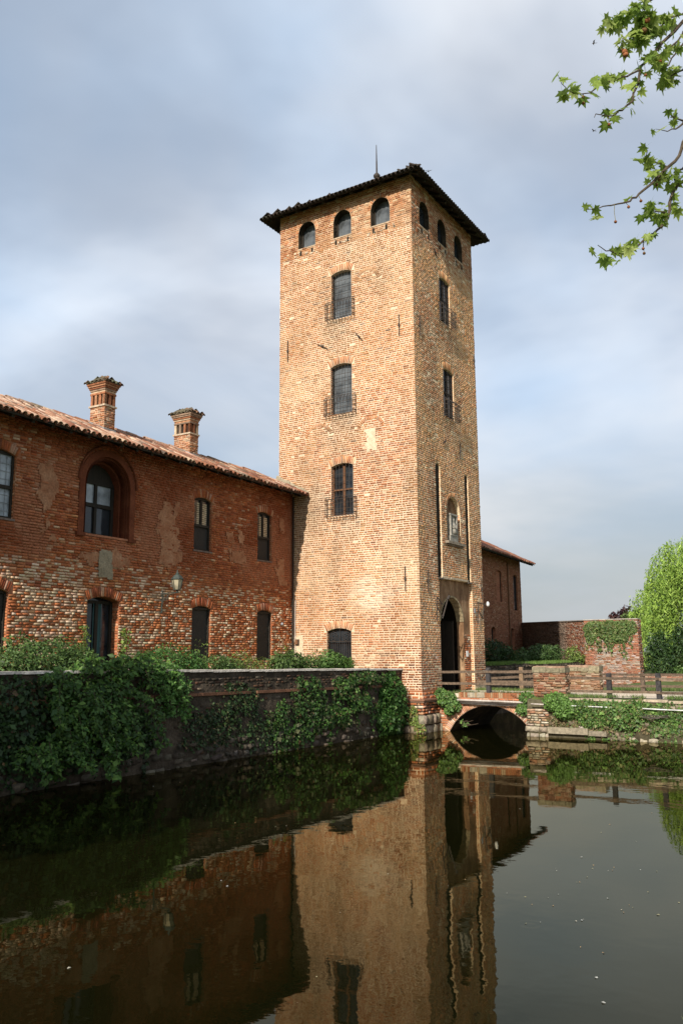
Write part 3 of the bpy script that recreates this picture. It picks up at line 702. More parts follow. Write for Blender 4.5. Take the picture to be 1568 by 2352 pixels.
def tower_gate():
    # panel in the drawbridge recess with the arched gateway
    P = Frame((0, .115, 0), (1, 0, 0), (0, -1, 0))
    arch = Op(1.70, 3.62, 1.0, 3.50, .88, 0, .26)
    g = node('gateway', tower, (2.66, .115, 1.15))
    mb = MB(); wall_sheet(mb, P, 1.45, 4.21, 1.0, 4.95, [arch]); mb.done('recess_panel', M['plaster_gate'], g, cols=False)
    fr = Frame((0, .115, 0), (1, 0, 0), (0, -1, 0))
    q = lay(3.63, 4.18, 1.2, 3.1, .0745, .22, (), .024, seed=8); q += lay(1.49, 1.69, 1.2, 3.1, .0745, .22, (), .024, seed=9)
    emit_bricks(g, fr, q, pal(len(q), [(.44, .16, .07), (.36, .12, .05), (.58, .46, .34), (.40, .22, .13)], [4, 3, 2, 2]), .008, 40, pj=.004)
    # arch lining stones
    mb = MB(); n = 15
    for i in range(n):
        t0, t1 = -1.45 + 2.9 * i / n, -1.45 + 2.9 * (i + 1) / n - .012
        p = lambda t, r, y: np.array([arch.c + r * math.sin(t), y, arch.cy + r * math.cos(t)])
        R = arch.R; sh = random.uniform(.8, 1.1); c = np.array([.30, .24, .145]) * sh
        mb.prism([p(t0, R - .03, .10), p(t1, R - .03, .10), p(t1, R + .03, .10), p(t0, R + .03, .10)], (0, .275, 0), tuple(c))
    mb.done('arch_lining', M['stone'], g)
    # dark passage
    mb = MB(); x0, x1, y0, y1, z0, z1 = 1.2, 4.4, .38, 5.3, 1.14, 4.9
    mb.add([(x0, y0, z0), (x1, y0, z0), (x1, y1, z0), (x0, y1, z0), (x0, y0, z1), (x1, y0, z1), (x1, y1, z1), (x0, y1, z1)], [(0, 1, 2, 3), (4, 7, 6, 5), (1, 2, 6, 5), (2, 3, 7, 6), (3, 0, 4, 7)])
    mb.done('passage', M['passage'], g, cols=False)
    mb = MB(); mb.box((3.36, .42, 1.16), (.06, 0, 0), (0, 1.2, 0), (0, 0, 2.4))
    d = mb.done('door_leaf', M['dark_wood'], g, cols=False)
    mb = MB()
    for k in range(4): mb.box((3.352, .44 + k * .29, 1.2), (.008, 0, 0), (0, .26, 0), (0, 0, 2.3))
    mb.done('plank', M['dark_wood'], d, cols=False)
    mb = MB(); mb.box((1.47, -.01, 1.02), (2.72, 0, 0), (0, .14, 0), (0, 0, .14), (.30, .26, .2)); mb.done('threshold', M['stone'], g)
    # stone bits of the lintel and rebate sleepers
    for (a, b, z) in ((1.66, 2.36, 4.93), (2.40, 3.84, 4.955)):
        mb = MB(); mb.box((a, -.03, z), (b - a, 0, 0), (0, .13, 0), (0, 0, .065), (.46, .38, .27)); mb.done('lintel_stone', M['stone'], g)
    for a, w_, d_ in ((1.40, .36, .058), (3.83, .30, .048)):
        mb = MB(); mb.box((a, d_, 4.955), (w_, 0, 0), (0, .02, 0), (0, 0, 3.94)); mb.done('chain_slot_back', M['void'], g, cols=False)
        mb = MB(); mb.box((a - .04, -.05, 4.90), (.36, 0, 0), (0, .14, 0), (0, 0, .05), (.12, .10, .08)); mb.done('slot_sill', M['stone'], g)
    # niche with relief
    n_ = opsR[7]; nn = node('niche', tower, (n_.c, .3, n_.v0))
    back = op_panel(TR, n_, -.15); mb = MB(); mb.add(back, [tuple(range(len(back)))]); mb.done('niche_back', M['plaster_gate'], nn, cols=False)
    mb = MB(); mb.box((2.02, -.14, 6.17), (1.42, 0, 0), (0, .16, 0), (0, 0, .09), (.24, .20, .15)); mb.box((2.1, -.09, 6.11), (1.26, 0, 0), (0, .1, 0), (0, 0, .06), (.18, .14, .1)); mb.done('ledge', M['stone'], nn)
    r = MB(); ox, y = 2.50, -.02
    r.box((ox - .04, y + .02, 6.30), (.66, 0, 0), (0, .16, 0), (0, 0, .20)); r.box((ox, y + .07, 6.50), (.58, 0, 0), (0, .10, 0), (0, 0, .72))
    for (a, b, c, d) in ((ox, 6.50, .07, .72), (ox + .51, 6.50, .07, .72), (ox + .07, 6.50, .44, .06), (ox - .03, 7.22, .64, .06)): r.box((a, y, b), (c, 0, 0), (0, .07, 0), (0, 0, d))
    sl = r.done('relief_slab', M['relief'], nn, cols=False)
    f = MB(); cx = ox + .29
    f.lathe((cx, y + .06, 6.57), [(.0, 0), (.13, .01), (.12, .12), (.085, .27), (.10, .34), (.05, .41), (.045, .43), (.07, .47), (.068, .52), (.03, .57), (0, .575)], 10)
    f.tube([(cx - .09, y + .05, 6.92), (cx - .13, y + .02, 6.80), (cx - .02, y - .03, 6.76)], .03); f.tube([(cx + .09, y + .05, 6.92), (cx + .14, y + .02, 6.82), (cx + .05, y - .03, 6.78)], .03)
    f.lathe((cx + .05, y - .02, 6.72), [(0, 0), (.04, .01), (.045, .08), (.03, .12), (.035, .15), (0, .19)], 8)
    f.done('carved_figure', M['relief'], sl, smooth=True, cols=False)
tower_gate()
def tower_fittings():
    def anchor(fr, a, b):
        mb = MB(); pa, pb = fr(*a, .035), fr(*b, .035); mb.bar(pa, pb, .016); m_ = (pa + pb) / 2; d = (pb - pa) / np.linalg.norm(pb - pa)
        mb.bar(m_ - d * .05, m_ + d * .05, .035, n=6); mb.bar(m_ - fr.N * .04, m_ + fr.N * .01, .02); mb.done('wall_anchor', M['iron'], tower, cols=False)
    for a, b in (((.49, 5.23), (.49, 4.42)), ((.54, 13.86), (.54, 13.09)), ((5.18, 13.89), (5.18, 13.06)), ((3.87, 13.47), (3.43, 13.21)), ((2.27, 13.56), (1.99, 13.23))): anchor(TL, a, b)
    for a, b in (((.58, 5.14), (.56, 4.41)), ((5.03, 5.17), (5.02, 4.39)), ((.41, 13.87), (.39, 13.11)), ((1.68, 16.84), (1.92, 16.61)), ((2.03, 9.66), (2.29, 9.9)), ((3.51, 10.0), (3.4, 9.36)), ((5.05, 13.83), (5.06, 13.38))): anchor(TR, a, b)
    ragged('lime_patch', tower, TL, 1.47, 1.95, 9.18, 10.12, .05, .58, .013, M['mortar_tower'], 4, .12)
    ragged('lime_patch', tower, TL, 4.45, 4.94, 2.0, 3.15, .05, .66, .017, M['mortar_tower'], 8, .15)
    # corbel holes and sills below the attic windows
    for fr, ops in ((TL, opsL[:3]), (TR, opsR[:3])):
        for o in ops:
            mb = MB(); mb.box(fr(o.u0 - .02, o.v0 - .05, -.2), fr.U * (o.u1 - o.u0 + .04), fr.N * .215, fr.W * .045, (.44, .33, .22)); mb.done('attic_sill', M['stone'], tower)
            for u in (o.u0 + .1, o.u1 - .15):
                mb = MB(); mb.box(fr(u, o.v0 - .27, .004), fr.U * .07, fr.N * .02, fr.W * .17); mb.done('putlog_hole', M['void'], tower, cols=False)
            for k in range(10):
                u = random.uniform(o.u0 - .25, o.u1 + .2); mb = MB(); s = random.uniform(.05, .16)
                dv = random.choice([0, 0, .0, .1]) + random.uniform(0, .1)
                mb.box(fr(u, o.v0 - .34 + dv, .006), fr.U * s, fr.N * .014, fr.W * random.uniform(.04, .07), tuple(np.array([.56, .44, .31]) * random.uniform(.6, 1.15))); mb.done('stone_chip', M['stone'], tower)
tower_fittings()
def tower_roof():
    o, z, sl = .48, 18.74, .60; x0, x1, y0, y1 = -o, TW + o, -o, TD + o; ap = np.array([(x0 + x1) / 2, (y0 + y1) / 2, z + sl * (x1 - x0) / 2])
    rf = node('roof', tower, (2.6, 2.8, z))
    c = [np.array(p, float) for p in ((x0, y0, z), (x1, y0, z), (x1, y1, z), (x0, y1, z))]
    mb = MB()
    for i in range(4):
        a, b = c[i], c[(i + 1) % 4]; mb.add([a, b, ap], [(0, 1, 2)]); mb.add([a - (0, 0, .05), b - (0, 0, .05), ap - (0, 0, .05)], [(0, 1, 2)]); mb.add([a, b, b - (0, 0, .05), a - (0, 0, .05)], [(0, 1, 2, 3)])
    mb.done('deck', M['dark_wood'], rf, cols=False)
    T = []; P = []; E_ = []
    for i in range(4):
        a, b = c[i], c[(i + 1) % 4]; A = (b - a); L = np.linalg.norm(A); A /= L; mid = (a + b) / 2
        B = ap - mid; H = np.linalg.norm(B); B /= H; Nn = np.cross(A, B); Nn = Nn if Nn[2] > 0 else -Nn; k = (L / 2) / H
        t, p = roof_plane_tiles(a - B * .04, A, B, Nn, L, H, .165, .34, k, k, .15, .02); T += t; P += p
        # rafters
        n = 11
        for j in range(n):
            q = a + A * (L * (j + .5) / n); off = abs((j + .5) / n - .5) * L
            m_ = MB(); ln = min(1.1, (L / 2 - off) / k * .95); m_.box(q - A * .045 - Nn * .13 + B * .05, A * .09, B * ln, Nn * .08); m_.done('rafter', M['dark_wood'], rf, cols=False)
    loc = np.array([t[0] for t in T]); ev = loc[:, 2] < z + .12
    place_tiles(rf, T, [(.035, .028, .022), (.045, .034, .026), (.055, .036, .026), (.05, .046, .034)], [3, 3, 2, 2], 150, indmask=ev)
    place_tiles(rf, P, [(.04, .03, .022), (.05, .036, .026)], [1, 1], 0, name='pan_tile')
    hips = []
    for i in range(4):
        d = ap - c[i]; L = np.linalg.norm(d); B = d / L; A = np.cross(B, (0, 0, 1)); A /= np.linalg.norm(A); Nn = np.cross(A, B)
        for j in range(int(L / .36)): hips.append((c[i] + B * (j * .36 + .06) + Nn * .045, A * 1.1, B, Nn * 1.1))
    place_tiles(rf, hips, [(.045, .034, .026), (.055, .042, .032)], [1, 1], 20, name='hip_tile')
    mb = MB(); mb.lathe((ap[0], ap[1], ap[2] - .1), [(.14, 0), (.14, .18), (.06, .26), (.05, .46), (.12, .52), (.14, .60), (.08, .68), (.035, .72), (.03, 1.2), (.026, 1.25), (.014, 1.9), (0, 1.95)], 10)
    mb.done('finial', M['iron'], rf, smooth=True, cols=False)
    mb = MB(); mb.box((-.02, -.02, 18.88), (.14, 0, 0), (0, TD, 0), (0, 0, .16)); mb.box((.12, -.02, 18.88), (TW, 0, 0), (0, .14, 0), (0, 0, .16)); mb.done('wall_plate', M['dark_wood'], rf, cols=False)
tower_roof()

# ------------------------------------------------------------------ left wing
AW = 0.0194327; FT = np.array([math.cos(AW), math.sin(AW), 0]); FN = np.array([-math.sin(AW), math.cos(AW), 0]); FC = FN @ np.array([0, 4.95, 0])
FW = Frame(FN * FC, FT, -FN)
def fp(s, off, z): return FT * s + FN * (FC + off) + np.array([0, 0, z])
wing = thing('castle_wing', fp(-8, 2, 1.9), 'long two storey red brick wing with tiled roof and two chimneys left of the tower', 'building')
S0, S1 = -17.0, .085
wo = dict(win0=Op(-12.65, -11.57, 5.62, 7.12, .12, .24, .14), arch=Op(-9.64, -7.69, 5.56, 6.885, .975, 0, .04), w2=Op(-5.18, -4.37, 5.56, 7.1, .10, .24, .13), w3=Op(-2.0, -1.2, 5.55, 7.1, .09, .24, .13),
          d0=Op(-12.65, -11.57, 2.37, 3.90, .12, .26, .16), d1=Op(-9.2, -8.1, 1.95, 3.84, .12, .26, .32), d2=Op(-5.18, -4.34, 1.95, 3.80, .09, .26, .13), d3=Op(-1.98, -1.16, 2.22, 3.80, .09, .26, .13),
          wx=Op(-15.8, -14.9, 5.6, 7.1, .1, .24, .14), dx=Op(-15.8, -14.9, 1.95, 3.8, .1, .24, .14))
def wing_walls():
    ops = list(wo.values())
    mb = MB(); wall_sheet(mb, FW, S0, S1, 1.5, 8.32, ops)
    a, b, c, d = fp(S0, 0, 1.5), fp(S0, 3.2, 1.5), fp(S0, 3.2, 8.3), fp(S0, 0, 8.32); mb.add([a, b, c, d], [(0, 1, 2, 3)])
    mb.done('wall', M['mortar_wing'], wing, cols=False)
    def colf(Q):
        c = cen(Q); u, v = c[:, 0], c[:, 1]; n = len(c)
        a = pal(n, [(.40, .138, .054), (.34, .112, .045), (.45, .175, .074), (.27, .088, .04), (.50, .265, .135)], [5, 4, 3, 1.7, 1.4])
        w = pal(n, [(.60, .45, .30), (.54, .37, .24), (.66, .53, .38), (.46, .32, .21)], [3, 5, 1.0, 2])
        p = .015 + .08 * sstep(.42, .68, fbm(u * .5, v * .6, 40)) + .30 * sstep(4.9, 4.3, v) + .35 * sstep(.55, .72, fbm(u * .8, v * .8, 43)) * (v < 4.8)  # extra pale bricks low down: eroded ones, plus sunlight put into their colour
        p += .12 * sstep(.8, .2, abs(u + 6.9)) * (v < 5.2)
        p *= np.where((u > -4.2) & (v > 4.4), .35, 1.0)
        k = rng.random(n) < p
        a[k] = w[k]
        red = sstep(.40, .56, fbm(u * .45, v * .5, 47)) * sstep(4.4, 5.2, v) * .8; a = a * (1 - red[:, None]) + np.array([.235, .070, .028]) * red[:, None]
        sm = sstep(.52, .66, fbm(u * .7, v * .6, 49)) * sstep(4.5, 5.2, v) * sstep(7.8, 6.8, v) * .7; a = a * (1 - sm[:, None]) + np.array([.42, .20, .11]) * sm[:, None]
        up = sstep(4.5, 5.1, v + .5 * (fbm(u * .9, v * .9, 58) - .5))[:, None]; a = a * (1 - up * np.array([.12, .22, .24]))  # upper courses darker and redder: eave shade partly put into the brick colour
        return a
    Q = lay(S0, S1, 1.55, 8.3, .0705, .20, ops, .017, jv=.008, hd=.42, wob=.005, gaps=.004, seed=21); a0 = len(Q)
    for o in ops: Q += o.voussoirs(.06, .010)
    for (c, vs, h) in ((-8.65, 4.05, .9), (-4.78, 4.98, .46), (-1.6, 4.98, .45)):       # relieving arches seen in the masonry
        pass
    C = colf(np.array(Q)); C[a0:] = pal(len(Q) - a0, [(.36, .11, .045), (.29, .085, .04), (.46, .27, .17), (.22, .08, .045)], [4, 3, 2, 1.5])
    emit_bricks(wing, FW, Q, C, .020, 300, lambda P, x, y: (P[:, 2] > 2.75) & (P[:, 2] < 5.4) & (x < 620), pj=.007, jit=.005, cham=.009)
    for k, o in wo.items():
        if o.t <= 0: continue
        q = lay(.012, o.depth, o.v0, o.vs, .0705, .2, (), .016, jv=.008, seed=int(o.u0 * -7 + o.v0))
        emit_bricks(wing, Frame(fp(o.u1, 0, 0), FN, -FT), q, pal(len(q), [(.42, .15, .065), (.36, .115, .05), (.50, .27, .15)], [4, 3, 1.5]), .004, 0, name='jamb_brick', pj=.002)
    ragged('render_patch', wing, FW, -6.9, -5.6, 4.75, 7.2, .05, .86, .026, M['plaster_pink'], 13, .40)
    ragged('render_patch', wing, FW, -4.0, -2.2, 5.0, 7.0, .055, .94, .030, M['plaster_pink'], 15, .6)
    ragged('render_patch', wing, FW, -11.3, -10.0, 4.9, 7.4, .055, .90, .032, M['plaster_pink'], 17, .6)
    ragged('render_patch', wing, FW, -9.8, -7.4, 4.5, 5.55, .05, .97, .026, M['plaster_pink'], 19, .5)
    ragged('render_patch', wing, FW, -1.3, .05, 4.3, 8.0, .06, .97, .030, M['plaster_pink'], 23, .7)
    ragged('cement_patch', wing, FW, -8.9, -8.38, 4.42, 5.2, .045, .52, .040, M['cement'], 25, .10)
wing_walls()
def casement(o, depth, frame, up_pane, low=None, mull=True, split=.55, name='window', grid=0, label=None):
    w = node(name, wing, FW(o.c, o.v0, -depth))
    if label: w['label'] = label
    vm = o.v0 + (o.vs - o.v0) * (1 - split)
    t = .055
    mb = MB(); P = op_panel(FW, o, -depth - .02, 0, vm); mb.add(P, [tuple(range(len(P)))]); mb.done('pane', M[up_pane], w, cols=False)
    mb = MB(); mb.add([FW(o.u0, o.v0, -depth - .02), FW(o.u1, o.v0, -depth - .02), FW(o.u1, vm, -depth - .02), FW(o.u0, vm, -depth - .02)], [(0, 1, 2, 3)]); mb.done('screen' if low == 'screen' else 'pane', M[low or up_pane], w, cols=False)
    mb = MB()
    for a, b in ((o.u0, o.u0 + t), (o.u1 - t, o.u1)): mb.box(FW(a, o.v0, -depth - .018), FT * (b - a), FW.W * (o.vs + o.rise * .55 - o.v0), FW.N * .05)
    mb.box(FW(o.u0 + t, o.v0, -depth - .018), FT * (o.u1 - o.u0 - 2 * t), FW.W * t, FW.N * .05)
    mb.box(FW(o.u0 + t, vm - .04, -depth - .018), FT * (o.u1 - o.u0 - 2 * t), FW.W * .08, FW.N * .055)
    mb.box(FW(o.u0 + t, o.vs + o.rise * .2, -depth - .018), FT * (o.u1 - o.u0 - 2 * t), FW.W * .07, FW.N * .05)
    if mull: mb.box(FW(o.c - .035, o.v0 + (t if low != 'screen' else vm - o.v0 + .04), -depth - .018), FT * .07, FW.W * (o.vs - (o.v0 if low != 'screen' else vm) - .03), FW.N * .053)
    mb.done('frame', M[frame], w, cols=False)
    if grid:
        mb = MB()
        for (a, b) in ((o.v0, vm), (vm, o.vs)):
            for k in range(1, 4): mb.bar(FW(o.u0, a + (b - a) * k / 4, -depth - .005), FW(o.u1, a + (b - a) * k / 4, -depth - .005), .006)
        for k in range(1, 6): mb.bar(FW(o.u0 + (o.u1 - o.u0) * k / 6, o.v0, -depth - .005), FW(o.u0 + (o.u1 - o.u0) * k / 6, o.vs, -depth - .005), .006)
        mb.done('glazing_bars', M['lead'], w, cols=False)
    mb = MB(); mb.box(FW(o.u0 - .03, o.v0 - .05, -depth), FT * (o.u1 - o.u0 + .06), FW.W * .05, FW.N * (depth + .035), (.16, .12, .1)); mb.done('sill', M['stone'], w)
    return w
casement(wo['win0'], .10, 'dark_wood', 'pane_pale', None, True, .5, grid=1, label='window with pale latticed panes cut by the left edge')
casement(wo['wx'], .10, 'dark_wood', 'pane_pale', None, True, .5)
def shutter_bits(o, w):
    for (a, b) in ((o.u0 + .30 * (o.u1 - o.u0), o.u0 + .44 * (o.u1 - o.u0)), (o.u0 + .62 * (o.u1 - o.u0), o.u0 + .86 * (o.u1 - o.u0))):
        mb = MB(); z0 = o.v0 + (o.vs - o.v0) * .52; n = 11
        for k in range(n): mb.box(FW(a, z0 + k * (o.vs - z0 - .05) / n, -.125), FT * (b - a), FW.W * .045, FW.N * .018, (.50, .40, .26))
        q = mb.done('shutter_slats', M['wood'], w); q['kind'] = 'stuff'
for k in ('w2', 'w3'):
    w = casement(wo[k], .10, 'dark_wood', 'pane_dark', 'screen', True, .5); shutter_bits(wo[k], w)
def arch_window():
    o = wo['arch']; w = node('arched_window', wing, FW(o.c, o.v0, 0)); w['label'] = 'arched window in a stepped red terracotta surround'
    c, vs, v0 = o.c, o.vs, o.v0
    def ring(ro, ri, d0, d1, name):
        mb = MB(); n = 20
        path = [(0, -1, v0), (0, -1, vs)] ; pts = []
        prof = lambda t, r: (c - r * math.cos(t), vs + r * math.sin(t))
        st = [((c - ro, v0), (c - ri, v0))] + [(prof(math.pi * i / n, ro), prof(math.pi * i / n, ri)) for i in range(n + 1)] + [((c + ro, v0), (c + ri, v0))]
        for (A, B), (A2, B2) in zip(st[:-1], st[1:]):
            mb.add([FW(*A, d0), FW(*B, d0), FW(*B2, d0), FW(*A2, d0)], [(0, 1, 2, 3)])
            mb.add([FW(*B, d0), FW(*B, d1), FW(*B2, d1), FW(*B2, d0)], [(0, 1, 2, 3)])
            mb.add([FW(*A, d0), FW(*A, -.03), FW(*A2, -.03), FW(*A2, d0)], [(0, 1, 2, 3)])
        mb.done(name, M['terracotta'], w, cols=False)
    ring(.985, .80, .035, -.06, 'surround'); ring(.81, .735, -.06, -.12, 'moulding'); ring(.74, .70, -.09, -.24, 'moulding'); ring(.70, .645, -.24, -.50, 'moulding')
    mb = MB(); n = 24
    for r in (.99,):
        P = [FW(c - (r + .03) * math.cos(math.pi * i / n), vs + .05 + (r + .03) * math.sin(math.pi * i / n), .05) for i in range(n + 1)]; mb.tube(P, .032, n=5)
    mb.done('hood_mould', M['terracotta'], w, cols=False)
    for s in (-1, 1):
        mb = MB(); mb.box(FW(c + s * .90 - .14, v0 - .09, -.05), FT * .28, FW.W * .09, FW.N * .13); mb.done('impost', M['terracotta'], w, cols=False)
    mb = MB(); mb.box(FW(c - .98, v0 - .06, -.5), FT * 1.96, FW.W * .055, FW.N * .54, (.36, .15, .08)); mb.done('sill', M['stone'], w)
    d = -.48; g = Op(c - .645, c + .645, v0, vs, .645)
    vm = v0 + .86
    mb = MB(); P = op_panel(FW, g, d, 0, vm); mb.add(P, [tuple(range(len(P)))]); mb.done('pane', M['pane_pale'], w, cols=False)
    mb = MB(); mb.add([FW(g.u0, v0, d), FW(g.u1, v0, d), FW(g.u1, vm, d), FW(g.u0, vm, d)], [(0, 1, 2, 3)]); mb.done('pane', M['pane_dark'], w, cols=False)
    mb = MB()
    for u in (g.u0, c - .045, g.u1 - .09): mb.box(FW(u, v0, d), FT * .09, FW.W * (1.45 if u > g.u0 and u < c else 1.42), FW.N * .05)
    for v in (v0, vm - .05, vs + .1): mb.box(FW(g.u0, v, d + .004), FT * 1.29, FW.W * .1, FW.N * .05)
    mb.add([FW(*q, d + .03) for q in ((g.u0, vs + .1), (g.u1, vs + .1), (g.u1, vs + .66), (g.u0, vs + .66))], [(0, 1, 2, 3)])
    mb.done('frame', M['dark_wood'], w, cols=False)
arch_window()
def doors():
    for k, dep, lab in (('d0', .11, 'dark door cut by the left edge'), ('d2', .07, None), ('d3', .07, None), ('dx', .1, None)):
        o = wo[k]; w = node('door', wing, FW(o.c, o.v0, -dep))
        if lab: w['label'] = lab
        P = op_panel(FW, o, -dep - .02); mb = MB(); mb.add(P, [tuple(range(len(P)))]); mb.done('screen', M['screen'], w, cols=False)
        mb = MB()
        for a in (o.u0, o.u1 - .05): mb.box(FW(a, o.v0, -dep - .015), FT * .05, FW.W * (o.vs - o.v0), FW.N * .05)
        mb.box(FW(o.u0 + .05, o.vs - .02, -dep - .015), FT * (o.u1 - o.u0 - .1), FW.W * .06, FW.N * .05)
        mb.box(FW(o.u0 + .05, o.v0, -dep - .015), FT * (o.u1 - o.u0 - .1), FW.W * .05, FW.N * .05); mb.done('frame', M['dark_wood'], w, cols=False)
    o = wo['d1']; w = node('door', wing, FW(o.c, o.v0, -.28)); w['label'] = 'tall glazed door with a pale green curtain behind the glass'
    P = op_panel(FW, o, -.31); mb = MB(); mb.add(P, [tuple(range(len(P)))]); mb.done('pane', M['pane_dark'], w, cols=False)
    mb = MB()
    for a, t in ((o.u0, .08), (o.c - .05, .10), (o.u1 - .08, .08)): mb.box(FW(a, o.v0, -.30), FT * t, FW.W * (o.vs - o.v0), FW.N * .06)
    mb.box(FW(o.u0 + .08, o.vs - .05, -.30), FT * (o.u1 - o.u0 - .16), FW.W * .08, FW.N * .055); mb.done('frame', M['dark_wood'], w, cols=False)
    mb = MB(); n = 14; V = []
    for i in range(n + 1):
        u = o.u0 + .46 + .30 * i / n; d = -.285 + .018 * math.sin(i * 1.7)
        V.append(FW(u, o.v0 + .05, d)); V.append(FW(u, o.vs - .02, d))
    mb.add(V, [(2 * i, 2 * i + 2, 2 * i + 3, 2 * i + 1) for i in range(n)]); mb.done('curtain', M['curtain'], w, cols=False)
doors()
def wing_roof():
    rf = node('roof', wing, fp(-8, .4, 8.4)); th = math.atan(.455); B = FN * math.cos(th) + np.array([0, 0, math.sin(th)]); Nn = -FN * math.sin(th) + np.array([0, 0, math.cos(th)])
    O = fp(S0, -.68, 7.96); L = S1 - S0 - .10; H = 2.1 / math.cos(th)
    mb = MB(); mb.box(O - Nn * .05, FT * L, B * H, Nn * .05)
    mb.box(O + B * H - Nn * .05, FT * L, (FN * math.cos(th) - np.array([0, 0, math.sin(th)])) * 2.2, (FN * math.sin(th) + np.array([0, 0, math.cos(th)])) * .05)
    mb.done('deck', M['dark_wood'], rf, cols=False)
    n = 30
    for i in range(n):
        m_ = MB(); m_.box(O + FT * (L * (i + .5) / n - .04) - Nn * .13 + B * .04, FT * .08, B * .9, Nn * .08); m_.done('rafter', M['dark_wood'], rf, cols=False)
    T, P = roof_plane_tiles(O, FT, B, Nn, L, H, .172, .31, 0, 0, .75, .02)
    pl_ = [(.29, .125, .07), (.24, .10, .058), (.36, .195, .125), (.48, .33, .235), (.18, .08, .052), (.34, .22, .155), (.18, .13, .092)]; wt = [4, 4, 3, 2, 2.4, 2.2, 1.4]
    # every second cover tile gets a neighbour; the tiles nearest to the viewer are separate pieces
    place_tiles(rf, T, pl_, wt, 240); place_tiles(rf, P, [(.24, .095, .055), (.19, .08, .05)], [1, 1], 0, name='pan_tile')
    R = [(O + B * H + FT * (.38 * i) + np.array([0, 0, .05]) + rng.normal(0, .012, 3), np.array(-FN) * 1.2, FT, np.array([0, 0, 1.2])) for i in range(int(L / .38))]
    place_tiles(rf, R, pl_, wt, 40, name='ridge_tile')
    T2, P2 = roof_plane_tiles(O + B * H + (FN * math.cos(th) - np.array([0, 0, math.sin(th)])) * 2.2, -FT, -(FN * math.cos(th) - np.array([0, 0, math.sin(th)])), FN * math.sin(th) + np.array([0, 0, math.cos(th)]), L, 2.0, .2, .34, 0, 0, 1.2, .02)
    place_tiles(rf, [(t[0] + FT * L * 0 + (FT * L if False else 0), *t[1:]) for t in [(q[0] + 0 * FT, *q[1:]) for q in T2]], pl_, wt, 0, name='rear_tile')
    # mortar flashing against the tower
    mb = MB()
    for i in range(7):
        a, b = -.69 + .20 * i, -.69 + .20 * (i + 1); za, zb = 8.02 + .455 * (a + .69), 8.02 + .455 * (b + .69)
        h = .09 + .018 * i + .02 * math.sin(i * 2.1)
        p = [np.array([-.09, 4.95 + a, za]), np.array([-.09, 4.95 + b, zb]), np.array([-.012, 4.95 + b, zb + h]), np.array([-.012, 4.95 + a, za + h])]
        mb.add(p, [(0, 1, 2, 3)])
    mb.done('flashing', M['cement'], rf, cols=False)
    # chimneys
    def chimney(s, off, w, d, zb, zs, zt, label):
        ch = node('chimney', rf, fp(s + w / 2, off + d / 2, zb)); ch['label'] = label
        red = [(.33, .135, .065), (.27, .105, .052), (.38, .19, .10), (.43, .31, .20), (.25, .17, .115)]
        def ringbox(mb, e, z0, z1, c): mb.box(fp(s - e, off - e, z0), FT * (w + 2 * e), FN * (d + 2 * e), np.array([0, 0, z1 - z0]), c)
        rc = lambda: tuple(np.array(random.choice(red)) * random.uniform(.75, 1.15))
        mb = MB(); ringbox(mb, 0, zb - .5, zs, (.46, .33, .22)); mb.done('shaft', M['stone'], ch)
        # bricks of the shaft, on the two faces in view
        for fr, W in ((Frame(fp(s, off, 0), FN, -FT), d), (Frame(fp(s, off, 0), FT, -FN), w)):
            q = lay(-.006, W + .006, zb - .3, zs, .062, .18, (), .016, jv=.012, seed=int(s * -9))
            emit_bricks(ch, fr, q, pal(len(q), red, [4, 3, 3, 1.6, 1]), .009, 34, lambda P, x, y: P[:, 2] > zb + .1)
        h = zt - zs
        mb = MB(); ringbox(mb, .035, zs, zs + .05, (.45, .36, .26)); mb.done('belt', M['stone'], ch)
        # arcade of slots: posts with dark core
        mb = MB(); ringbox(mb, -.07, zs + .05, zs + .36, (.02, .018, .015)); mb.done('flue', M['stone'], ch)
        for fr, W, n in ((Frame(fp(s, off, 0), FN, -FT), d, 4), (Frame(fp(s, off, 0), FT, -FN), w, 3)):
            for i in range(n):
                pw = .085; u = i * (W - pw) / (n - 1)
                mb = MB(); mb.box(fr(u, zs + .05, -.075), fr.U * pw, fr.W * .31, fr.N * .075, rc()); mb.done('post', M['stone'], ch)
        z = zs + .36; k = 0
        for e in (.015, .0, .02, .042, .066, .09):
            mb = MB(); ringbox(mb, e, z, z + .052, rc()); mb.done('corbel_course', M['stone'], ch); z += .055; k += 1
        # tiled cap
        c = fp(s + w / 2, off + d / 2, z + .22); e = .10; cs = [fp(s - e, off - e, z + .01), fp(s + w + e, off - e, z + .01), fp(s + w + e, off + d + e, z + .01), fp(s - e, off + d + e, z + .01)]
        mb = MB(); mb.add(cs + [c], [(0, 1, 4), (1, 2, 4), (2, 3, 4), (3, 0, 4), (3, 2, 1, 0)]); mb.done('cap', M['cement'], ch, cols=False)
        T = []
        for i in range(4):
            a, b = cs[i], cs[(i + 1) % 4]; A = b - a; Lc = np.linalg.norm(A); A /= Lc; m_ = (a + b) / 2; Bq = c - m_; Hh = np.linalg.norm(Bq); Bq /= Hh; Nq = np.cross(A, Bq); Nq = Nq if Nq[2] > 0 else -Nq
            nn = int(Lc / .13)
            for j in range(nn + 1):
                u = Lc * j / nn; T.append((a + A * u - Bq * .03 + Nq * .01 + rng.normal(0, .008, 3), A * .75, Bq * min(.9, .35 + 1.1 * (1 - abs(j / nn - .5) * 2)), Nq * .75))
        place_tiles(ch, T, [(.15, .10, .065), (.11, .09, .06), (.20, .115, .07), (.12, .115, .075)], [3, 3, 2, 2], 40, name='cap_tile')
        mb = MB(); mb.box(fp(s - .02, off - .02, zb - .02), FT * (w + .04), FN * (d + .04), np.array([0, 0, .0])); 
        sl = .455
        mb = MB(); z0 = 7.96 + sl * (off + .68)
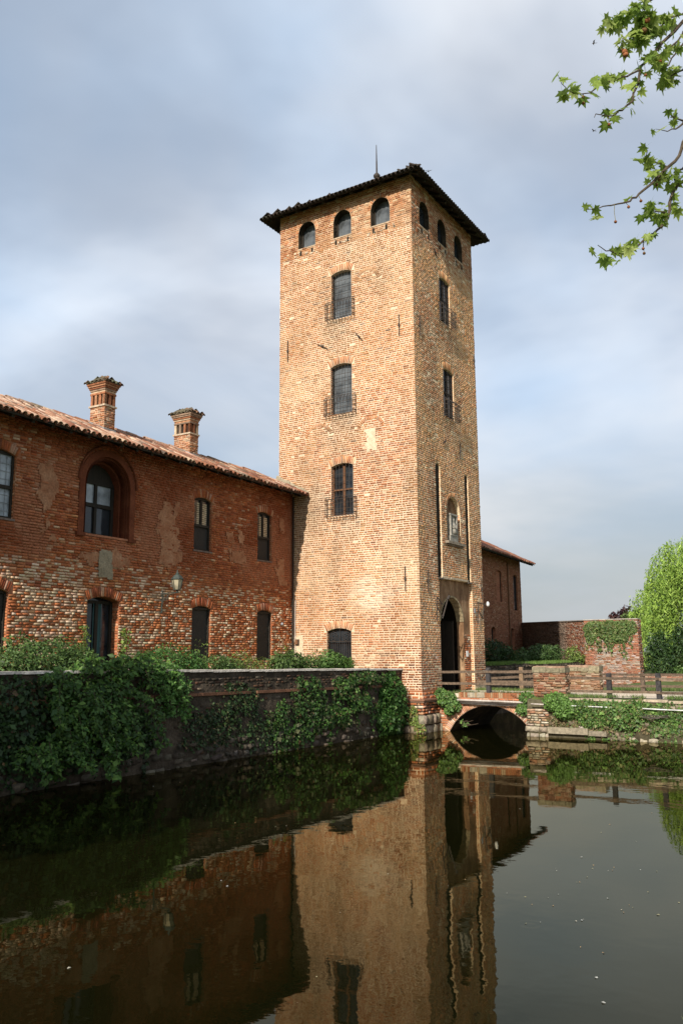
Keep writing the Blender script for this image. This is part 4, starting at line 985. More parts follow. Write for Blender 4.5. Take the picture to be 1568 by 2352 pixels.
        mb.add([fp(s - .03, off - .03, z0), fp(s - .03, off + d, z0 + sl * d), fp(s - .03, off + d, z0 + sl * d + .13), fp(s - .03, off - .03, z0 + .13)], [(0, 1, 2, 3)])
        mb.add([fp(s - .03, off - .03, z0), fp(s + w + .03, off - .03, z0), fp(s + w + .03, off - .03, z0 + .13), fp(s - .03, off - .03, z0 + .13)], [(0, 1, 2, 3)]); mb.done('lead_apron', M['lead'], ch, cols=False)
    chimney(-8.30, .64, .40, .56, 8.45, 9.33, 10.1, 'left chimney, its brick cap lit on the left')
    chimney(-4.50, .84, .40, .66, 8.58, 9.40, 10.2, 'right chimney, the one nearer to the tower')
    # gutterless eave board, downpipe in the corner by the tower
    mb = MB(); P = [fp(-.01, -.09, 7.95), fp(-.01, -.07, 2.1)]; mb.tube(P, .028, n=8); 
    mb.done('downpipe', M['dark_wood'], wing, cols=False)
wing_roof()

# ------------------------------------------------------------------ right wing
def right_wing():
    A = np.array([5.2, 4.55, 0]); Bp = np.array([25.9, 6.05, 0]); U = (Bp - A); L = np.linalg.norm(U); U /= L; Nn = np.array([U[1], -U[0], 0])
    fr = Frame(A, U, Nn)
    t = thing('castle_wing', (15, 8, 1.9), 'red brick wing with overhanging tiled eave seen right behind the tower', 'building')
    ops = [Op(15.8, 16.9, 5.3, 7.0, .12, 0, .12), Op(19.0, 19.9, 4.95, 7.0, .12, 0, .15), Op(14.6, 15.35, 2.2, 3.75, .12, 0, .2), Op(18.3, 18.95, 2.2, 3.75, .12, 0, .2), Op(11.5, 12.5, 5.3, 7.0, .12, 0, .12)]
    ops[1] = Op(19.15, 20.0, 4.95, 7.0, .12, 0, .12)
    mb = MB(); wall_sheet(mb, fr, 0, L, .9, 8.18, ops)
    e = fr(L, 0, 0); b = e - Nn * 7
    mb.add([e + (0, 0, .9), b + (0, 0, .9), b + (0, 0, 8.18), e + (0, 0, 8.18)], [(0, 1, 2, 3)]); mb.done('wall', M['brick_far'], t, cols=False)
    Q = lay(10, L, 2.0, 7.9, .0745, .22, ops, .018, jv=.012, seed=33)
    emit_bricks(t, fr, Q, pal(len(Q), [(.25, .105, .055), (.205, .085, .045), (.30, .15, .085), (.36, .22, .14)], [4, 4, 2, .8]), .008, 0, pj=.006)
    for i, o in enumerate(ops):
        w = node('window', t, fr(o.c, o.v0, -o.depth)); P = op_panel(fr, o, -o.depth); mb = MB(); mb.add(P, [tuple(range(len(P)))])
        mb.done('pane' if i in (1, 2, 3) else 'infill', M['pane_dark'] if i in (1, 2, 3) else M['brick_far'], w, cols=False)
        mb = MB()
        for a in (o.u0, o.u1 - .05): mb.box(fr(a, o.v0, -o.depth), U * .05, fr.W * (o.vs - o.v0), Nn * .04)
        mb.done('frame', M['dark_wood'], w, cols=False)
    th = math.atan(.50); B = -Nn * math.cos(th) + np.array([0, 0, math.sin(th)]); N2 = Nn * math.sin(th) + np.array([0, 0, math.cos(th)])
    O = fr(0, 7.86, .72); rf = node('roof', t, fr(10, 8, 0)); Lr = L + .75; H = 4.2
    mb = MB(); mb.box(O - N2 * .06, U * Lr, B * H, N2 * .06); mb.box(O + B * H - N2 * .06, U * Lr, (-Nn * math.cos(th) - np.array([0, 0, math.sin(th)])) * 4.2, (-Nn * math.sin(th) + np.array([0, 0, math.cos(th)])) * .06); mb.done('deck', M['dark_wood'], rf, cols=False)
    T, P = roof_plane_tiles(O + U * 8, U, B, N2, Lr - 8, H, .2, .34, 0, 0, 1, .02)
    place_tiles(rf, T, [(.24, .10, .06), (.20, .08, .05), (.30, .17, .11)], [3, 3, 2], 0)
    n = 24
    for i in range(n):
        m_ = MB(); m_.box(O + U * (8 + (Lr - 8) * (i + .5) / n) - N2 * .14 + B * .03, U * .1, B * .9, N2 * .08); m_.done('rafter', M['dark_wood'], rf, cols=False)
    mb = MB(); mb.tube([fr(17.95, 7.7, .05), fr(17.95, 2, .05)], .05, n=8); mb.done('downpipe', M['brown_wood'], t, cols=False)
right_wing()

# ------------------------------------------------------------------ moat walls, bridge, bank
def retaining_wall():
    d = np.array([-14., .6, 0]); d /= np.linalg.norm(d); Nn = np.array([d[1], -d[0], 0]); Nn = Nn if Nn[1] < 0 else -Nn
    fr = Frame((0, .70, 0), d, Nn); L = 40
    t = thing('retaining_wall', fr(7, 0, 0), 'dark moss stained brick moat wall below the terrace, ivy growing over it', 'wall')
    top = lambda u: 1.93 + .0135 * u
    mb = MB(); V = []; n = 40
    for i in range(n + 1):
        u = L * i / n; V += [fr(u, -1.4, .06), fr(u, 1.42 + .011 * u, .02), fr(u, top(u), 0), fr(u, top(u), -.35)]
    F = []
    for i in range(n):
        for k in range(3): F.append((4 * i + k, 4 * i + 4 + k, 4 * i + 5 + k, 4 * i + 1 + k))
    mb.add(V, F); mb.done('wall', M['mortar_dark'], t, cols=False)
    Q = lay(0, 16, -.15, 1.40, .0745, .21, (), .020, gaps=.10, seed=51, jv=.014)
    c = cen(Q); k = fbm(c[:, 0] * .6, c[:, 1] * 1.2, 60); Q = [q for q, kk in zip(Q, k) if kk > .44]
    n_ = len(Q); Q2 = lay(0, 16, 1.50, 1.92, .0745, .21, (), .022, gaps=.12, seed=52, jv=.014); Q += Q2
    cols = pal(len(Q), [(.055, .036, .024), (.085, .046, .028), (.042, .034, .024), (.12, .062, .038), (.15, .12, .09)], [4, 3, 3, 1.4, .7])
    emit_bricks(t, fr, Q, cols, .016, 120, lambda P, x, y: (P[:, 2] > 1.2) & (x > 420) & (x < 900), pj=.010, jit=.006)
    q = lay(0, 16, -.12, .52, .16, .30, (), .03, gaps=.30, seed=55, wob=.03)
    emit_bricks(t, fr, q, pal(len(q), [(.07, .055, .04), (.10, .08, .06), (.05, .045, .032), (.14, .12, .095)], [4, 3, 3, 1]), .075, 60, lambda P, x, y: x > 330, name='stone', mat=M['stone'], pj=.03, jit=.03, cham=.03)
    # projecting brick string
    u = 0.0
    while u < 16:
        l = random.uniform(.18, .26)
        if random.random() > .12:
            mb = MB(); z = 1.42 + .011 * u; mb.box(fr(u, z, .0), d * (l - .012), fr.N * .075, fr.W * .065, tuple(np.array([.17, .085, .05]) * random.uniform(.6, 1.2))); mb.done('string_brick', M['brick'], t)
        u += l
    u = -.05
    while u < 17:
        l = random.uniform(.5, 1.1); z = top(u) + random.uniform(0, .012)
        mb = MB(); mb.box(fr(u, z, -.38), d * (l - .012), fr.N * .43, np.array([0, 0, .05]) + d * .0, tuple(np.array([.66, .60, .52]) * random.uniform(.8, 1.1))); mb.done('coping_slab', M['stone'], t)
        u += l
    return fr
RW = retaining_wall()
def bridge():
    t = thing('brick_bridge', (2.7, -1.7, 0), 'small single arch brick bridge across the moat at the gate', 'bridge')
    fr = Frame((1.1, 0, 0), (0, -1, 0), (-1, 0, 0)); a = Op(.40, 3.16, -1.3, -.02, .84, .19, 3.3, False)
    mb = MB(); wall_sheet(mb, fr, .02, 3.35, -1.3, 1.06, [a]); mb.done('wall', M['mortar_far'], t, cols=False)
    mb = MB(); wall_sheet(mb, Frame((4.4, 0, 0), (0, -1, 0), (1, 0, 0)), .02, 3.35, -1.3, 1.06, [Op(.40, 3.16, -1.3, -.02, .84, .15, 3.3, False)]); mb.done('rear_wall', M['mortar_far'], t, cols=False)
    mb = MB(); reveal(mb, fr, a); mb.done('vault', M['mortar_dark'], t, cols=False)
    v = a.voussoirs(.056, .010)
    emit_bricks(t, fr, v, pal(len(v), [(.54, .29, .18), (.58, .37, .26), (.48, .24, .14), (.64, .52, .41)], [4, 3, 3, 2]), .012, 80, name='arch_brick', pj=.004)
    q = lay(.02, 3.35, .0, .86, .072, .2, [a], .014, seed=71)
    q = [k for k in q if math.hypot(np.mean(k, 0)[0] - a.c, np.mean(k, 0)[1] - a.cy) > a.R + .21]
    q += lay(.02, 3.35, .90, 1.05, .075, .2, (), .014, seed=72)
    emit_bricks(t, fr, q, pal(len(q), [(.42, .17, .085), (.36, .14, .07), (.48, .28, .17), (.56, .46, .36)], [4, 3, 2, 2]), .010, 120)
    # edge course of bricks on end
    y = -.9
    u = .75
    while u < 3.3:
        l = random.uniform(.055, .075) if random.random() > .08 else .26
        mb = MB(); st = l > .2; c = np.array([.30, .26, .19] if st else random.choice([(.30, .12, .055), (.34, .15, .07), (.26, .105, .05), (.32, .22, .13)])) * random.uniform(.8, 1.15)
        mb.box(fr(u, 1.06, -.3), fr.U * (l - .008), fr.W * random.uniform(.145, .165), fr.N * .315, tuple(c)); mb.done('edge_stone' if st else 'edge_brick', M['stone'] if st else M['brick'], t); u += l
    mb = MB(); mb.box((1.35, -3.4, 1.0), (3.05, 0, 0), (0, 3.38, 0), (0, 0, .165)); mb.done('deck', M['road'], t, cols=False)
    # the far bank wall under the bridge
bridge()
def pipes():
    def run(name, pts, r, mat, label, cat='pipe', group=None):
        mb = MB(); mb.tube([np.array(p, float) for p in pts], r, n=8); o = mb.done(name, M[mat], None, smooth=True, cols=False); tag(o, label, cat, group)
    run('pipe', [(1.0, -.55, .985), (1.0, -1.9, .965), (.99, -3.3, .945)], .034, 'pipe_pale', 'pale grey pipe, topmost of three along the bridge arch')
    run('pipe', [(1.01, -.6, .915), (1.01, -2.0, .90), (1.0, -3.3, .885)], .020, 'pipe_dark', 'thin dark pipe, middle one of three along the bridge arch')
    run('pipe', [(1.0, -.9, .87), (1.0, -2.2, .845), (.99, -3.35, .83), (.62, -3.8, .80), (.54, -4.4, .77)], .024, 'pipe_dark', 'dark pipe, lowest of three along the bridge, sagging into the ivy')
    run('pipe', [(.50, -3.34, .945), (.50, -3.95, .93)], .022, 'pipe_pale', 'short white pipe end beside the brick pier')
    run('pipe', [(.47, -4.45, .925), (.45, -5.2, .915), (.44, -5.75, .905)], .016, 'white', 'white pipe running through ivy below the nearer fence post')
    run('pipe', [(.44, -6.55, .90), (.42, -7.2, .885), (.40, -8.3, .87)], .018, 'white', 'white pipe running out of the picture at the right bank')
    mb = MB()
    for dz, y0, y1 in ((.0, -6.5, -7.2), (.04, -6.6, -7.3), (-.03, -6.55, -7.0)): mb.tube([(.36, y0, .70 + dz), (.34, (y0 + y1) / 2, .68 + dz), (.36, y1, .69 + dz)], .012, n=5)
    tag(mb.done('cable', M['pipe_dark'], None, cols=False), 'bundle of dark cables half hidden in ivy on the right bank', 'cable')
pipes()
def bank_wall():
    fr = Frame((.66, -3.16, 0), (-.02, -1, 0), (-1, .02, 0)); L = 8.3
    t = thing('bank_wall', (.66, -5.5, 0), 'rubble stone bank wall overgrown with ivy, right of the bridge', 'wall')
    mb = MB(); V = []; n = 26
    for i in range(n + 1):
        u = L * i / n; V += [fr(u, -1.3, .10), fr(u, .35, .06), fr(u, .75, -.01), fr(u, 1.06, -.06), fr(u, 1.13, -.45)]
    F = [(5 * i + k, 5 * i + 5 + k, 5 * i + 6 + k, 5 * i + 1 + k) for i in range(n) for k in range(4)]
    mb.add(V, F); mb.done('earth_core', M['soil'], t, cols=False)
    pl_ = [(.22, .185, .13), (.17, .145, .10), (.28, .24, .18), (.24, .15, .10), (.36, .33, .27)]
    q = lay(0, .68, .30, .80, .075, .22, (), .016, seed=81, jv=.012); emit_bricks(t, fr, q, pal(len(q), [(.36, .30, .22), (.32, .21, .13), (.46, .40, .31), (.33, .17, .10)], [3, 3, 2, 2]), .075, 40, name='stone', mat=M['stone'], pj=.014, jit=.008, cham=.012)
    q = lay(-.06, .62, .12, .30, .17, .5, (), .012, seed=82); q += lay(-.02, .66, -.25, .11, .17, .34, (), .012, seed=83); emit_bricks(t, fr, q, pal(len(q), [(.32, .28, .21), (.26, .225, .165)], [1, 1]), .10, 8, name='stone', mat=M['stone'], pj=.01, jit=.012, cham=.015)
    # concrete slab ledge with a hollow under it
    mb = MB(); mb.box(fr(.66, .12, .02), fr.U * 1.18, fr.W * .18, fr.N * .16, (.25, .215, .155)); mb.done('slab', M['stone'], t)
    mb = MB(); mb.box(fr(1.86, .10, .02), fr.U * .5, fr.W * .14, fr.N * .14, (.22, .19, .14)); mb.done('slab', M['stone'], t)
    # rubble along the waterline and upwards
    for (v0, v1, ch, l, g, sd, pr) in ((-.22, .10, .16, .30, .18, 84, .10), (.10, .55, .15, .27, .45, 85, .08), (.55, 1.0, .15, .24, .6, 86, .02)):
        q = lay(2.4 if v0 < .1 else .75, L, v0, v1, ch, l, (), .02, gaps=g, seed=sd, wob=.03)
        emit_bricks(t, fr, q, pal(len(q), pl_, [4, 4, 2, 1.2, .6]), pr, 60, name='stone', mat=M['stone'], pj=.035, jit=.03, cham=.03)
    u = 1.2
    while u < L:
        l = random.uniform(.35, .8); mb = MB(); mb.box(fr(u, 1.05 + random.uniform(-.02, .02), -.22), fr.U * (l - .02), fr.W * .07, fr.N * .20, tuple(np.array([.40, .33, .24]) * random.uniform(.75, 1.15))); mb.done('edge_stone', M['stone'], t); u += l
bank_wall()
def piers():
    def pier(name, x, y0, y1, dx, z1, label, seed, pall):
        t = thing(name, (x + dx / 2, (y0 + y1) / 2, 1.1), label, 'pier')
        mb = MB(); mb.box((x, y1, .7), (dx, 0, 0), (0, y0 - y1, 0), (0, 0, z1 - .7)); mb.done('core', M['mortar_far'], t, cols=False)
        fr = Frame((x, y0, 0), (0, -1, 0), (-1, 0, 0)); W = y0 - y1
        q = lay(-.01, W + .01, .92, z1 - .18, .0745, .21, (), .016, seed=seed, jv=.012, gaps=.02); emit_bricks(t, fr, q, pal(len(q), pall, [4, 3, 2, 2, 2]), .016, 150, pj=.016, jit=.008)
        fr2 = Frame((x, y1, 0), (1, 0, 0), (0, -1, 0)); q = lay(-.01, dx, .92, z1 - .18, .0745, .21, (), .016, seed=seed + 1, jv=.012, gaps=.02); emit_bricks(t, fr2, q, pal(len(q), pall, [4, 3, 2, 2, 2]), .016, 60, pj=.016, jit=.008)
        y = y0 + .03; k = 0
        while y > y1 + .05:
            l = min(random.uniform(.36, .5), y - y1 + .03); mb = MB(); h = random.uniform(.12, .17)
            V = [(x - .04, y, z1 - .19), (x + dx + .04, y, z1 - .19), (x + dx + .04, y - l + .012, z1 - .19), (x - .04, y - l + .012, z1 - .19)]
            T = [(a + random.uniform(-.02, .02), b + random.uniform(-.012, 0.0), z1 - .19 + h + random.uniform(-.02, .02)) for a, b, c in V]
            mb.add(V + T, [(3, 2, 1, 0), (4, 5, 6, 7), (0, 1, 5, 4), (1, 2, 6, 5), (2, 3, 7, 6), (3, 0, 4, 7)], tuple(np.array([.21, .185, .12]) * random.uniform(.8, 1.15))); mb.done('cap_stone', M['stone'], t); y -= l
    pl_ = [(.22, .10, .055), (.17, .085, .05), (.26, .15, .085), (.19, .15, .09), (.34, .25, .165)]
    pier('brick_pier', 1.02, -3.27, -4.24, .42, 2.04, 'weathered brick pier with stone caps at the near end of the bridge', 91, pl_)
    pier('brick_pier', 4.15, -3.36, -4.40, .40, 2.02, 'lighter brick pier across the road, partly behind the nearer pier', 93, [(.24, .13, .075), (.20, .115, .065), (.28, .19, .11), (.20, .16, .10), (.36, .29, .20)])
piers()
def fence(name, x, ypost, segs, zb, zt, label, dark, rail=(.045, .075), zoff=()):
    t = thing(name, (x, (segs[0][0] + segs[-1][1]) / 2, zb), label, 'fence')
    for y in ypost:
        mb = MB(); c = np.array(dark) * random.uniform(.85, 1.15); tl = random.uniform(-.012, .012); w = .065
        V = []
        for z, s in ((zb - .12, 1), (zt - .015, 1), (zt, .8)):
            for a, b in ((-1, -1), (1, -1), (1, 1), (-1, 1)): V.append((x + a * w * s, y + b * w * s + tl * (z - zb), z))
        mb.add(V, [(0, 1, 5, 4), (1, 2, 6, 5), (2, 3, 7, 6), (3, 0, 4, 7), (4, 5, 9, 8), (5, 6, 10, 9), (6, 7, 11, 10), (7, 4, 8, 11), (8, 9, 10, 11)], tuple(c)); mb.done('post', M['wood'], t)
    for (ya, yb, za, zb_) in segs:
        n = 7; mb = MB(); c = np.array([.125, .09, .062]) * random.uniform(.75, 1.3); V = []; h = rail[1]
        for i in range(n + 1):
            y = ya + (yb - ya) * i / n; z = za + (zb_ - za) * i / n + random.uniform(-.005, .005); xx = x - .07 + random.uniform(-.004, .004)
            V += [(xx - rail[0] / 2, y, z - h / 2), (xx + rail[0] / 2, y, z - h / 2), (xx + rail[0] / 2, y, z + h / 2), (xx - rail[0] / 2, y, z + h / 2)]
        F = [(4 * i + k, 4 * i + (k + 1) % 4, 4 * i + 4 + (k + 1) % 4, 4 * i + 4 + k) for i in range(n) for k in range(4)] + [(3, 2, 1, 0), (4 * n, 4 * n + 1, 4 * n + 2, 4 * n + 3)]
        mb.add(V, F, tuple(c)); mb.done('rail', M['wood'], t)
DK = (.045, .042, .042)
fence('wooden_fence', 1.19, [-1.75], [(.0, -3.27, 1.84, 1.875), (.0, -3.27, 1.49, 1.485)], 1.22, 1.985, 'two rail wooden fence on the near side of the bridge, one dark post', DK)
fence('wooden_fence', 1.19, [-5.48, -6.86, -8.25, -9.65], [(-4.25, -6.9, 1.70, 1.685), (-6.9, -10.9, 1.685, 1.68), (-4.25, -6.9, 1.315, 1.31), (-6.9, -10.9, 1.30, 1.29)], 1.13, 1.84, 'two rail wooden fence with dark posts along the road, right of the near pier', DK)
fence('wooden_fence', 4.42, [-1.65], [(.0, -3.36, 1.76, 1.80), (.0, -3.36, 1.45, 1.45)], 1.2, 1.95, 'two rail wooden fence on the far side of the bridge', (.19, .13, .08))
fence('wooden_fence', 4.55, [-5.68, -7.2, -8.8], [(-4.3, -7.2, 1.71, 1.72), (-7.2, -11, 1.72, 1.72), (-4.3, -7.2, 1.345, 1.36), (-7.2, -11, 1.36, 1.36)], 1.12, 1.76, 'two rail wooden fence on the far side of the road, behind the dark posts', (.12, .09, .065))
fence('wooden_fence', 5.25, [], [(.0, -3.3, 1.52, 1.70)], 1.2, 1.7, 'loose slanting rail beyond the far fence of the bridge', DK, (.06, .09))

def far_walls():
    A, B = np.array([5.2, 1.46, 0]), np.array([19.0, .30, 0]); d = (B - A); L = np.linalg.norm(d); d /= L; Nn = np.array([d[1], -d[0], 0])
    fr = Frame(A, d, Nn); t = thing('terrace_wall', (12, .9, 0), 'low mossy stone terrace wall with a grassy top behind the bridge', 'wall')
    mb = MB(); mb.add([fr(0, -1.3, .05), fr(L, -1.3, .05), fr(L, 1.98, 0), fr(0, 1.98, 0), fr(L, 1.98, -.35), fr(0, 1.98, -.35)], [(0, 1, 2, 3), (3, 2, 4, 5)]); mb.done('wall', M['mortar_dark'], t, cols=False)
    q = lay(2.5, L, .9, 1.9, .10, .26, (), .022, gaps=.08, seed=101, wob=.012); emit_bricks(t, fr, q, pal(len(q), [(.11, .085, .06), (.15, .10, .07), (.08, .07, .05), (.20, .15, .11)], [3, 3, 3, 1.4]), .02, 40, name='stone', mat=M['stone'], pj=.012, jit=.012)
    # garden wall and bastion
    A, B = np.array([18.6, .18, 0]), np.array([26.95, 6.95, 0]); d = B - A; L = np.linalg.norm(d); d /= L; Nn = np.array([-d[1], d[0], 0]); fr = Frame(A, d, Nn)
    t = thing('garden_wall', (22.5, 3.4, 1.9), 'tall plain brick garden wall between the right wing and the ivy topped bastion', 'wall')
    mb = MB(); mb.add([fr(0, .8, 0), fr(L, .8, 0), fr(L, 4.27, 0), fr(0, 4.02, 0), fr(0, 4.02, -.4), fr(L, 4.27, -.4)], [(0, 1, 2, 3), (3, 2, 5, 4)]); mb.done('wall', M['mortar_far'], t, cols=False)
    def lay_top(q): return [k for k in q if np.mean(k, 0)[1] < 3.98 + .0235 * np.mean(k, 0)[0]]
    q = lay_top(lay(0, L, 1.9, 4.25, .0745, .22, (), .020, seed=102, wob=.006, gaps=.01)); c = cen(q)
    col = .66 * pal(len(q), [(.40, .16, .09), (.34, .13, .075), (.44, .25, .16), (.52, .42, .33), (.28, .18, .13)], [4, 3, 2, 2.2, 1]); tower_shade = sstep(1.5, 3.0, c[:, 0])[:, None]; col = col * (1 - tower_shade) + np.array([.17, .13, .10]) * rng.normal(1, .25, (len(q), 1)) * tower_shade  # cast shadow of the tower painted into the bricks away from the bastion
    emit_bricks(t, fr, q, col, .012, 0, pj=.010)
    mb = MB(); mb.box(fr(-.05, 4.0, -.42), d * (L + .05) + np.array([0, 0, .25]), Nn * .47, (0, 0, .045), (.30, .26, .22)); mb.done('coping', M['stone'], t)
    t = thing('bastion', (20, -1.2, 0), 'square red brick bastion with an ivy covered top left of the willow', 'wall')
    x0 = 18.5; mb = MB(); sl = .012
    P = [(x0 - .10, .16, -.5), (x0 - .10, -2.52, -.5), (x0, -2.42, 4.02), (x0, .14, 4.02), (19.2, -2.52, -.5), (19.2, -2.42, 4.02), (19.2, .14, 4.02)]
    mb.add(P, [(0, 1, 2, 3), (1, 4, 5, 2), (2, 5, 6, 3)]); mb.done('wall', M['mortar_far'], t, cols=False)
    fr = Frame((x0 - .055, .15, 0), (0, -1, 0), (-1, 0, .0)); q = lay(-.01, 2.62, .5, 4.0, .0745, .22, (), .018, seed=104, gaps=.015); c = cen(q); k = sstep(.42, .58, fbm(c[:, 0] * 1.1, c[:, 1] * 1.1, 77))[:, None]
    col = pal(len(q), [(.40, .16, .09), (.34, .13, .08), (.45, .24, .15), (.52, .44, .37)], [4, 3, 2, 1.6]) * (1 - k) + pal(len(q), [(.46, .40, .34), (.40, .30, .24), (.36, .18, .11)], [3, 2, 2]) * k
    col = col * .8
    V = brick_geo(fr, q, .02, .010); V[..., 0] += ((4.02 - V[..., 2]) * -.022 + .055 + .0)
    F = (np.arange(len(V))[:, None, None] * 8 + BF[None]).reshape(-1, 4); o = mk('brickwork', V.reshape(-1, 3), F, M['brick'], t, np.repeat(col, 5, axis=0)); o['kind'] = 'stuff'
    mb = MB(); mb.box((x0 - .04, -2.48, 4.02), (.75, 0, 0), (0, 2.66, 0), (0, 0, .04), (.40, .36, .31)); mb.done('coping', M['stone'], t)
    fr = Frame((x0 - .04, -2.47, 0), (1, 0, 0), (0, -1, 0)); q = lay(-.02, .74, .5, 4.0, .0745, .22, (), .018, seed=106, gaps=.015); emit_bricks(t, fr, q, .8 * pal(len(q), [(.40, .18, .11), (.34, .14, .09), (.45, .26, .17), (.46, .40, .34)], [4, 3, 2, 2]), .012, 0)
    # low wall behind the road at the far right
    fr = Frame((16.5, -3.2, 0), (.0, -1, 0), (-1, 0, 0)); t = thing('low_wall', (16.5, -5, 1.1), 'low reddish brick wall far behind the road fence under the willow', 'wall')
    mb = MB(); mb.box((16.5, -9.2, 1.0), (.3, 0, 0), (0, 6.2, 0), (0, 0, .42)); mb.done('wall', M['mortar_far'], t, cols=False)
    q = lay(0, 6.0, 1.1, 1.40, .0745, .22, (), .018, seed=105); emit_bricks(t, fr, q, pal(len(q), [(.30, .14, .09), (.24, .12, .08), (.36, .26, .2)], [3, 3, 2]), .012, 0)
far_walls()

# ------------------------------------------------------------------ small fittings
def fittings():
    # wall lantern
    t = thing('wall_lantern', fp(-6.5, -.3, 3.7), 'old street lantern on a curled iron bracket on the red brick wing', 'lantern')
    mb = MB(); w = lambda o, z, s=-6.5: fp(s, o, z)
    mb.bar(w(-.03, 3.62), w(-.03, 4.25), .022); mb.bar(w(-.03, 4.17), w(-.62, 4.17), .014)
    P = [w(-.03 - .5 * (1 - math.cos(a)), 3.78 + .38 * math.sin(a)) for a in np.linspace(0, math.pi / 2, 8)]; mb.tube(P, .011, n=5)
    P = [w(-.16 + .09 * math.cos(a), 4.06 + .09 * math.sin(a)) for a in np.linspace(0, 2 * math.pi, 12)]; mb.tube(P, .009, n=4); mb.done('bracket', M['green_iron'], t, cols=False)
    c = fp(-6.5, -.58, 4.22)
    mb = MB(); mb.lathe(c, [(.0, -.05), (.03, -.04), (.025, 0), (.10, .02), (.105, .03)], 6); 
    for i in range(6):
        a = 2 * math.pi * i / 6; p = lambda r, z: c + np.array([r * math.cos(a), r * math.sin(a), z]); mb.bar(p(.10, .03), p(.165, .32), .009)
    mb.lathe(c, [(.175, .31), (.18, .33), (.10, .43), (.05, .46), (.055, .49), (.02, .52), (.012, .58), (0, .59)], 6); mb.done('lantern_frame', M['green_iron'], t, cols=False)
    mb = MB(); mb.lathe(c, [(.092, .03), (.155, .315)], 6); mb.done('lantern_glass', M['lamp_glass'], t, cols=False)
    # floodlight on the tower edge
    t = thing('floodlight', (5.3, -.15, 4.2), 'small white floodlight on the far edge of the gate side of the tower', 'lamp')
    mb = MB(); mb.bar((5.12, -.01, 4.22), (5.30, -.12, 4.24), .02); mb.done('arm', M['pipe_dark'], t, cols=False)
    mb = MB(); mb.lathe((5.30, -.14, 4.14), [(0, 0), (.045, .015), (.06, .07), (.05, .14), (.02, .18), (0, .18)], 10); mb.done('housing', M['white'], t, smooth=True, cols=False)
    t = thing('drawbridge_bracket', (1.15, -.05, 3.8), 'rusty iron drawbridge hinge bracket left of the gate arch', 'bracket')
    mb = MB(); 
    for a, b in (((1.13, 3.48), (1.15, 4.28)), ((1.15, 4.05), (1.62, 4.06)), ((1.15, 3.95), (1.42, 3.62)), ((1.15, 4.28), (1.42, 4.05))): mb.bar(TR(*a, .05), TR(*b, .05 if b[0] < 1.3 else .12), .018)
    mb.bar(TR(1.40, 3.58, .12), TR(1.72, 4.30, .20), .026); mb.bar(TR(1.68, 4.22, .19), TR(1.75, 4.34, .22), .05, n=8); mb.done('iron_arms', M['iron'], t, cols=False)
    t = thing('drawbridge_bracket', (4.55, -.05, 3.8), 'rusty iron hinge bracket right of the gate arch', 'bracket')
    mb = MB()
    for a, b in (((4.52, 3.48), (4.56, 4.25)), ((4.56, 4.25), (5.05, 4.22)), ((4.56, 4.0), (4.95, 3.68)), ((4.95, 3.66), (5.1, 4.2))): mb.bar(TR(*a, .05), TR(*b, .08), .018)
    mb.done('iron_arms', M['iron'], t, cols=False)
    def plate(name, fr, u, v, w, h, mat, label, cat):
        mb = MB(); mb.box(fr(u - w / 2, v - h / 2, .025), fr.U * w, fr.W * h, fr.N * .02); o = mb.done(name, M[mat], None, cols=False); tag(o, label, cat); return o
    plate('plaque', TR, 4.32, 3.95, .11, .17, 'lead', 'small blue grey plaque high beside the gate recess', 'plaque')
    gp = Frame((0, .115, 0), (1, 0, 0), (0, -1, 0)); plate('notice', gp, 3.80, 2.42, .16, .20, 'white', 'small white notice on the right gate jamb', 'sign')
    t = thing('meter_box', (0, 4.72, 2.85), 'small dark electricity box low on the tower beside the downpipe', 'box')
    mb = MB(); mb.box(TL(4.65, 2.77, .0), TL.U * .14, TL.W * .18, TL.N * .09); mb.done('case', M['iron'], t, cols=False); mb = MB(); mb.box(TL(4.66, 2.78, .091), TL.U * .12, TL.W * .16, TL.N * .012); mb.done('lid', M['brown_wood'], t, cols=False)
    mb = MB(); mb.tube([TL(4.80, 4.3, .03), TL(4.82, 3.6, .04), TL(4.79, 2.2, .03)], .016, n=6); mb.tube([TL(4.90, 4.6, .03), TL(4.89, 2.0, .03)], .022, n=6)
    tag(mb.done('cable', M['pipe_pale'], None, cols=False), 'pale cable conduit running up the tower beside the wing corner', 'cable')
    mb = MB(); mb.lathe(fp(-.62, -.06, 3.42), [(0, 0), (.045, .0), (.05, .05), (.03, .09), (0, .09)], 8); tag(mb.done('wall_lamp', M['lead'], None, smooth=True, cols=False), 'tiny round bulkhead lamp on the wing beside the last door', 'lamp')
    # swallows
    def bird(p, s, yaw, label):
        mb = MB(); p = np.array(p); c, q = math.cos(yaw), math.sin(yaw); R = lambda x, y, z: p + s * np.array([c * x - q * y, q * x + c * y, z])
        prof = [(-.09, .004), (-.05, .014), (0, .02), (.05, .016), (.075, .006)]
        V = []; F = []
        for x, r in prof:
            for k in range(6): a = k * math.pi / 3; V.append(R(x, r * math.cos(a), r * math.sin(a)))
        for j in range(4):
            for k in range(6): F.append((6 * j + k, 6 * j + (k + 1) % 6, 6 * j + 6 + (k + 1) % 6, 6 * j + 6 + k))
        mb.add(V, F); o = mb.done('bird', M['pipe_dark'], None, smooth=True, cols=False); tag(o, label, 'bird')
        for sg in (-1, 1):
            mb = MB(); W = [(.03, .01, .01), (.035, .09, .05), (-.04, .19, .03), (-.02, .09, .042), (-.03, .01, .005)]
            mb.prism([R(x, sg * y, z) for x, y, z in W], (0, 0, .004 * s)); mb.done('wing', M['pipe_dark'], o, cols=False)
        mb = MB(); mb.prism([R(-.08, .005, 0), R(-.15, .03, 0), R(-.11, 0, 0), R(-.15, -.03, 0), R(-.08, -.005, 0)], (0, 0, .003 * s)); mb.done('tail', M['pipe_dark'], o, cols=False)
